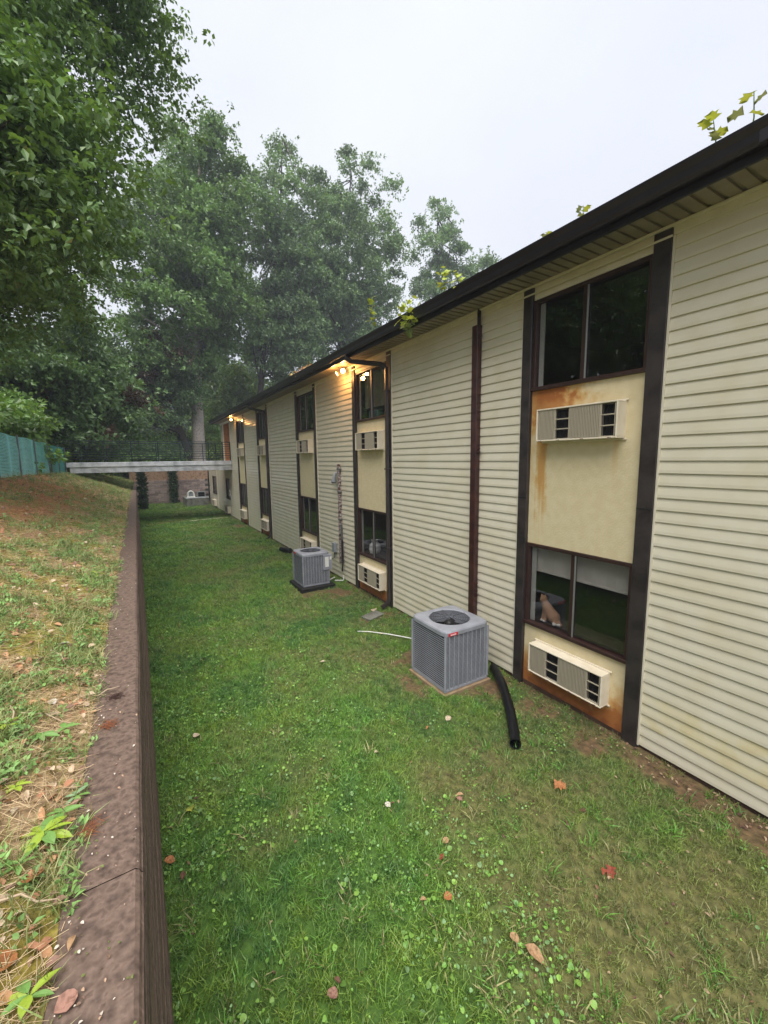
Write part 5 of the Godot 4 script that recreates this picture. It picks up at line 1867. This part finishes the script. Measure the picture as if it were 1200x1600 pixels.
# ------------------------------------------------------------------ plants and litter on the bank
func build_bank_plants() -> void:
	var q := RandomNumberGenerator.new()
	q.seed = 777
	# grass and straw
	var tall := tuft(7, 0.05, 0.075, 0.0032, 5)
	var xf := []
	var cs := []
	var straw := MB.new()
	straw.tube([Vector3(0, 0, -0.5), Vector3(0.02, 0.03, 0), Vector3(0, 0, 0.5)], [0.008, 0.01, 0.006], 3, false)
	var sx := []
	var sc := []
	var lx := []
	var lc := []
	var mx := []
	var mc := []
	var weed := sprig(8, 0.55, 0.3, 31)
	var wx := []
	var wc := []
	for band in [[0.9, 3.5, -1.1, 2400.0], [3.5, 7.0, -1.8, 800.0], [7.0, 14.0, -3.1, 260.0], [14.0, 24.3, -3.1, 110.0], [26.9, 36.0, -3.0, 50.0]]:
		var n := int(band[3] * (band[1] - band[0]) * (-0.3 - band[2]))
		var far_k := clampf(band[0] / 7.0, 0.0, 2.2)
		for i in n:
			var x := q.randf_range(band[2], -0.315)
			var z := q.randf_range(band[0], band[1])
			if z > 24.3 and z < 26.9: continue
			var y := bank_h(x, z)
			var gn := noise.get_noise_2d(x * 90.0 + 400.0, z * 90.0) + 0.5 * noise.get_noise_2d(x * 40.0, z * 40.0 + 60.0)
			var red := smoothstep(6.0, 10.0, z) * smoothstep(21.0, 16.0, z) * smoothstep(-0.9, -1.7, x)
			var g := q.randf_range(0.7, 1.3)
			var r := q.randf()
			var grow := 1.0 + far_k * 0.6
			if r < 0.31 + gn * 0.9 - red * 0.25:
				var b := Basis.from_euler(Vector3(q.randfn() * 0.3, q.randf() * TAU, q.randfn() * 0.3)).scaled(Vector3.ONE * q.randf_range(0.5, 1.2) * grow)
				xf.append(Transform3D(b, V(x, y - 0.005, z)))
				var c := Color(0.22, 0.34, 0.09).lerp(Color(0.42, 0.38, 0.19), q.randf() * 0.9)
				cs.append(Color(c.r * g, c.g * g, c.b * g))
				if q.randf() < 0.4:
					var b2 := Basis.from_euler(Vector3(q.randfn() * 0.3, q.randf() * TAU, q.randfn() * 0.3)).scaled(Vector3.ONE * q.randf_range(0.03, 0.06) * grow)
					wx.append(Transform3D(b2, V(x + 0.03, y + 0.015, z)))
					wc.append(Color(0.2 * g, 0.36 * g, 0.1 * g))
			elif r < 0.7:
				var b := Basis.from_euler(Vector3(q.randfn() * 0.2, q.randf() * TAU, q.randfn() * 0.25)).scaled(Vector3(grow * 0.12, grow * 0.12, q.randf_range(0.05, 0.16) * grow))
				sx.append(Transform3D(b, V(x, y + q.randf() * 0.02, z)))
				var c := Color(0.66, 0.52, 0.32).lerp(Color(0.62, 0.32, 0.16), red * 0.8 + q.randf() * 0.25)
				sc.append(Color(c.r * g, c.g * g, c.b * g))
			elif r < 0.88:
				var s := q.randf_range(0.02, 0.05) * grow
				lx.append(Transform3D(Basis.from_euler(Vector3(q.randfn() * 0.5, q.randf() * TAU, q.randfn() * 0.5)).scaled(Vector3(s * 0.9, s, s)), V(x, y + 0.012, z)))
				lc.append([Color(0.52, 0.29, 0.15), Color(0.42, 0.2, 0.11), Color(0.62, 0.48, 0.34), Color(0.26, 0.15, 0.11)][q.randi() % 4])
			else:
				for k in 3:
					var b := Basis.from_euler(Vector3(q.randfn() * 0.3, q.randf() * TAU, q.randfn() * 0.3)).scaled(Vector3.ONE * q.randf_range(0.25, 0.5) * grow)
					mx.append(Transform3D(b, V(x + q.randfn() * 0.03, y - 0.002, z + q.randfn() * 0.03)))
					mc.append(Color(0.34 * g, 0.29 * g, 0.06 * g))
	stuff(scatter("grass", tall, M.grass, xf, cs))
	stuff(scatter("straw", straw.mesh(), M.dry, sx, sc))
	stuff(scatter("leaf_litter", M.leaf_dry, M.dry, lx, lc))
	stuff(scatter("moss", tall, M.dry, mx, mc))
	stuff(scatter("ground_cover", weed, M.grass, wx, wc))

	# seedlings with five-fingered leaves
	var lance := outline_leaf([Vector2(0, 0), Vector2(0.13, 0.22), Vector2(0.2, 0.5), Vector2(0.15, 0.76), Vector2(0, 1.0)], 0.3, 0.3).mesh()
	var cols := {"y": L(0.3, 0.42, 0.04), "g": L(0.15, 0.3, 0.07), "b": L(0.2, 0.32, 0.16)}
	var ms := {}
	for k in cols:
		var m := leafy(0.4, 0.5)
		m.vertex_color_use_as_albedo = false
		m.albedo_color = cols[k]
		ms[k] = m
	var plants := [[-0.432, 2.596, 0.055, 6, "g", "green five-leaved seedling at the wall edge, farther of two"], [-0.517, 2.523, 0.06, 7, "g", "green seedling on the bank just left of the wall-edge seedling"], [-0.664, 2.607, 0.055, 6, "y", "yellow-green seedling on the bank at the picture edge"], [-0.336, 2.087, 0.045, 6, "b", "pale bluish rosette plant leaning over the wall edge"], [-0.41, 1.875, 0.075, 9, "y", "large bright yellow-green seedling beside the wall"], [-0.375, 1.98, 0.06, 6, "g", "green seedling touching the large yellow-green one"], [-0.539, 2.149, 0.045, 5, "y", "small yellow-green seedling above the large bright one"], [-0.36, 1.30, 0.058, 6, "y", "broad yellow-tinged plant at the lower picture corner"], [-0.52, 5.9, 0.09, 7, "y", "yellow-green seedling at the wall edge farther along the bank"], [-0.6, 3.25, 0.06, 6, "g", "green seedling midway along the near bank"], [-0.46, 1.75, 0.05, 5, "g", "low green seedling below the large bright one"], [-0.45, 4.3, 0.06, 7, "g", "bushy green seedling by the wall below the leaf pile"]]
	for p in plants:
		var base := V(p[0], bank_h(p[0], p[1]), p[1])
		var t := thing("seedling", p[5], "plant", base, "seedlings on the bank")
		var st := MB.new()
		st.tube([base + Vector3(0, -0.01, 0), base + Vector3(0.004, p[2] * 0.6, 0.003)], [0.003, 0.002], 5)
		obj("stem", st, ms["g"], t)
		for i in p[3]:
			var o := obj("leaf", lance, ms[p[4]] if q.randf() < 0.8 else ms["g"], t)
			var s: float = p[2] * q.randf_range(0.75, 1.15)
			o.basis = Basis.from_euler(Vector3(q.randf_range(-0.45, 0.05), TAU * i / p[3] + q.randf() * 0.4, q.randf_range(-0.25, 0.25))).scaled(Vector3(s * 1.3, s, s))
			o.position = Vector3(0.004, p[2] * q.randf_range(0.4, 0.65), 0.003)
	# twigs
	var tws := [[-0.68, 2.8, -0.6, 2.5, "pale forked twig on the bank at the picture edge"], [-0.62, 2.72, -0.36, 2.66, "long thin pale twig lying across the near bank"], [-0.5, 1.62, -0.32, 1.58, "pale dry stalk lying beside the wall near the corner"], [-0.62, 3.6, -0.45, 3.3, "short grey twig on the bank by the leaf pile"], [-0.31, 2.95, -0.2, 3.02, "thin twig lying across the retaining wall top"]]
	for w in tws:
		var tm := MB.new()
		var a := V(w[0], maxf(bank_h(w[0], w[1]), 1.79) + 0.02, w[1])
		var b := V(w[2], maxf(bank_h(w[2], w[3]), 1.79) + 0.015, w[3])
		tm.tube([a, a.lerp(b, 0.35) + Vector3(0.01, 0.012, -0.01), a.lerp(b, 0.7) + Vector3(-0.01, 0.008, 0.008), b], [0.0045, 0.004, 0.0035, 0.002], 6)
		tag(obj("twig", tm, plain(S(188, 166, 140), 0.9)), w[4], "twig", "twigs on the bank")
	# pale flecks and crumbs lying on the wall top
	var kx := []
	var kc := []
	for i in 420:
		var z := 0.9 + 9.0 * pow(q.randf(), 1.6)
		var x := q.randf_range(-0.315, -0.105)
		if q.randf() < 0.45: x = -0.315 + 0.06 * absf(q.randfn())
		var s := q.randf_range(0.004, 0.014)
		kx.append(Transform3D(Basis.from_euler(Vector3(q.randfn() * 0.3, q.randf() * TAU, q.randfn() * 0.3)).scaled(Vector3(s, s, s)), V(x, 1.799, z)))
		kc.append([Color(0.62, 0.55, 0.47), Color(0.2, 0.12, 0.08), Color(0.45, 0.3, 0.2), Color(0.16, 0.2, 0.05)][q.randi() % 4])
	stuff(scatter("leaf_litter", M.leaf_dry, M.dry, kx, kc))
	# tufts of pine needles on the wall top
	for w in [[-0.27, 1.86, "clump of orange pine needles on top of the retaining wall, nearest the camera"], [-0.24, 2.6, "clump of brown pine needles on the wall beside the seedlings"], [-0.22, 2.9, "dark clump of rotting needles on the wall top past the seedlings"]]:
		var nm := MB.new()
		for i in 46:
			var a := q.randf() * TAU
			var c := V(w[0], 1.797, w[1]) + Vector3(q.randfn(), 0, q.randfn()) * 0.02
			nm.tube([c - Vector3(cos(a), 0, sin(a)) * 0.035 + Vector3(0, q.randf() * 0.006, 0), c + Vector3(cos(a), 0, sin(a)) * 0.035 + Vector3(0, q.randf() * 0.012, 0)], [0.001, 0.0006], 3, false)
		tag(obj("needle_clump", nm, plain(S(150, 92, 60) if w[1] < 2.8 else S(70, 46, 40), 0.9)), w[2], "pine needles", "needle clumps on the wall top")

# ------------------------------------------------------------------ fallen leaves
func build_fallen_leaves() -> void:
	var q := RandomNumberGenerator.new()
	q.seed = 31337
	var shapes := [outline_leaf([Vector2(0, 0), Vector2(0.1, 0.12), Vector2(0.24, 0.35), Vector2(0.25, 0.6), Vector2(0.13, 0.86), Vector2(0, 1.0)], 0.7, 0.35).mesh(),
		outline_leaf([Vector2(0, 0), Vector2(0.18, 0.1), Vector2(0.4, 0.3), Vector2(0.36, 0.62), Vector2(0.2, 0.85), Vector2(0, 0.95)], 0.45, -0.25).mesh(),
		lobed(),
		outline_leaf([Vector2(0, 0), Vector2(0.12, 0.2), Vector2(0.36, 0.25), Vector2(0.18, 0.42), Vector2(0.38, 0.58), Vector2(0.15, 0.72), Vector2(0.16, 0.9), Vector2(0, 1.0)], 0.4, 0.3).mesh()]
	var mats := {"tan": L(0.46, 0.29, 0.16), "orange": L(0.42, 0.17, 0.06), "red": L(0.3, 0.06, 0.03), "pale": L(0.6, 0.5, 0.38), "white": L(0.66, 0.63, 0.58), "pink": L(0.4, 0.22, 0.17), "brown": L(0.16, 0.08, 0.05), "yellow": L(0.45, 0.5, 0.08)}
	var mm := {}
	for k in mats:
		var m := mottled(M.leaf_tex, 0.75, 9.0, null, 1.0, mats[k])
		m.uv1_world_triplanar = true
		m.cull_mode = BaseMaterial3D.CULL_DISABLED
		mm[k] = m
	# [x, z, length, shape, colour, label]
	var known := [[3.05, 3.70, 0.11, 1, "pale", "pale beige curled leaf on the lawn in front of the nearest condenser"],
		[3.35, 2.37, 0.13, 2, "orange", "orange lobed leaf on the lawn below the black hose"],
		[2.0, 1.58, 0.17, 0, "tan", "largest tan leaf on the lawn, long and curled, in the foreground"],
		[1.97, 1.68, 0.09, 1, "tan", "rounded tan leaf touching the largest long leaf"],
		[3.01, 1.59, 0.1, 2, "red", "dark red leaf on the lawn toward the siding"],
		[2.95, 1.62, 0.07, 3, "red", "small red leaf overlapping the dark red one"],
		[1.80, 2.98, 0.08, 1, "white", "whitish scrap of leaf in the middle of the lawn"],
		[1.86, 3.0, 0.06, 0, "brown", "blackish leaf beside the whitish scrap"],
		[0.77, 2.04, 0.1, 1, "pink", "pinkish leaf low in the foreground grass"],
		[0.85, 2.03, 0.06, 1, "brown", "blackish leaf beside the pinkish one"],
		[2.31, 5.96, 0.1, 1, "pale", "pale upright leaf in mid lawn before the condenser"],
		[2.02, 3.68, 0.1, 0, "pale", "pale narrow leaf left of the bare patch"],
		[2.48, 2.73, 0.1, 0, "tan", "tan narrow leaf in the bare patch of lawn"],
		[2.42, 2.68, 0.09, 3, "pink", "dull pink leaf just below the bare patch"],
		[1.99, 2.43, 0.08, 1, "tan", "tan leaf next to a small red one in mid foreground"],
		[1.93, 2.36, 0.07, 0, "red", "small red leaf beside a tan one in mid foreground"],
		[1.78, 2.07, 0.09, 1, "orange", "orange-tan oval leaf above the largest leaf"],
		[0.4, 5.1, 0.12, 1, "pale", "pale leaf on the smooth grass near the wall"],
		[0.03, 3.45, 0.11, 1, "orange", "orange leaf in the grass against the wall foot"],
		[0.06, 3.25, 0.1, 0, "brown", "brown leaf at the wall foot, below the orange one"],
		[4.2, 7.55, 0.2, 1, "pale", "large pale leaf by the foot of the second bay's downspout"],
		[3.32, 2.0, 0.09, 3, "brown", "dark brown leaf on the dry grass left of the siding"],
		[2.81, 3.73, 0.07, 0, "orange", "small orange leaf in front of the condenser's near corner"],
		[1.48, 3.9, 0.08, 0, "tan", "thin tan leaf among the weeds in mid lawn"],
		[1.55, 2.16, 0.08, 0, "tan", "thin tan leaf low among the weeds"],
		[0.2, 3.9, 0.16, 3, "yellow", "pale green lobed leaf on the grass beside the wall"]]
	for k in known:
		leaf_at("fallen_leaf", shapes[k[3]], mm[k[4]], V(k[0], lawn_h(k[0], k[1]) + 0.045, k[1]), k[2], k[5], "fallen leaves on the lawn", q)
	# on the bank and the wall
	var banked := [[-0.382, 2.152, 0.075, 0, "tan", "tan leaf caught between the seedlings at the wall"], [-0.399, 1.723, 0.11, 1, "orange", "orange-brown leaf standing in straw beside the wall"], [-0.27, 1.425, 0.05, 0, "tan", "small tan leaf lying on the retaining wall top"], [-0.295, 1.23, 0.07, 1, "pink", "large pinkish leaf on the wall at the lowest corner"], [-0.41, 1.45, 0.1, 1, "orange", "orange leaf in the straw near the lower corner"], [-0.32, 2.5, 0.06, 0, "pale", "pale leaf leaning at the wall's outer edge"], [-0.395, 2.44, 0.09, 0, "tan", "long tan leaf under the wall-edge seedling"], [-0.44, 2.36, 0.07, 1, "tan", "curled tan leaf below the green seedlings"], [-0.62, 2.42, 0.1, 0, "pink", "pinkish leaf on the bank at the picture edge"], [-0.46, 2.75, 0.08, 1, "pale", "pale leaf on the bank above the seedlings"], [-0.5, 2.85, 0.07, 1, "white", "whitish leaf on the bank above the pale one"], [-0.9, 4.26, 0.14, 3, "red", "dark red leaf clump on the bank"], [-0.66, 4.23, 0.12, 1, "pink", "pink-brown leaf beside the dark red clump"], [-0.6, 3.7, 0.1, 1, "white", "whitish leaf in mid bank"], [-0.75, 3.2, 0.1, 1, "tan", "tan leaf in the moss of the mid bank"], [-0.42, 3.4, 0.1, 0, "orange", "orange leaf at the wall edge past the seedlings"], [-0.52, 2.0, 0.06, 0, "pale", "pale shred of leaf left of the bright seedling"], [-0.47, 1.6, 0.06, 0, "pale", "pale shred of leaf low on the bank"]]
	for k in banked:
		leaf_at("fallen_leaf", shapes[k[3]], mm[k[4]], V(k[0], maxf(bank_h(k[0], k[1]), 1.79) + 0.015, k[1]), k[2], k[5], "fallen leaves on the bank", q)

func leaf_at(called: String, mesh: Mesh, mat: Material, p: Vector3, size: float, label: String, group: String, q: RandomNumberGenerator) -> void:
	var o := obj(called, mesh, mat)
	o.basis = Basis.from_euler(Vector3(q.randf_range(-0.3, 0.3), q.randf() * TAU, q.randf_range(-0.4, 0.4))).scaled(Vector3.ONE * size * 0.8)
	o.position = p
	tag(o, label, "leaf", group)
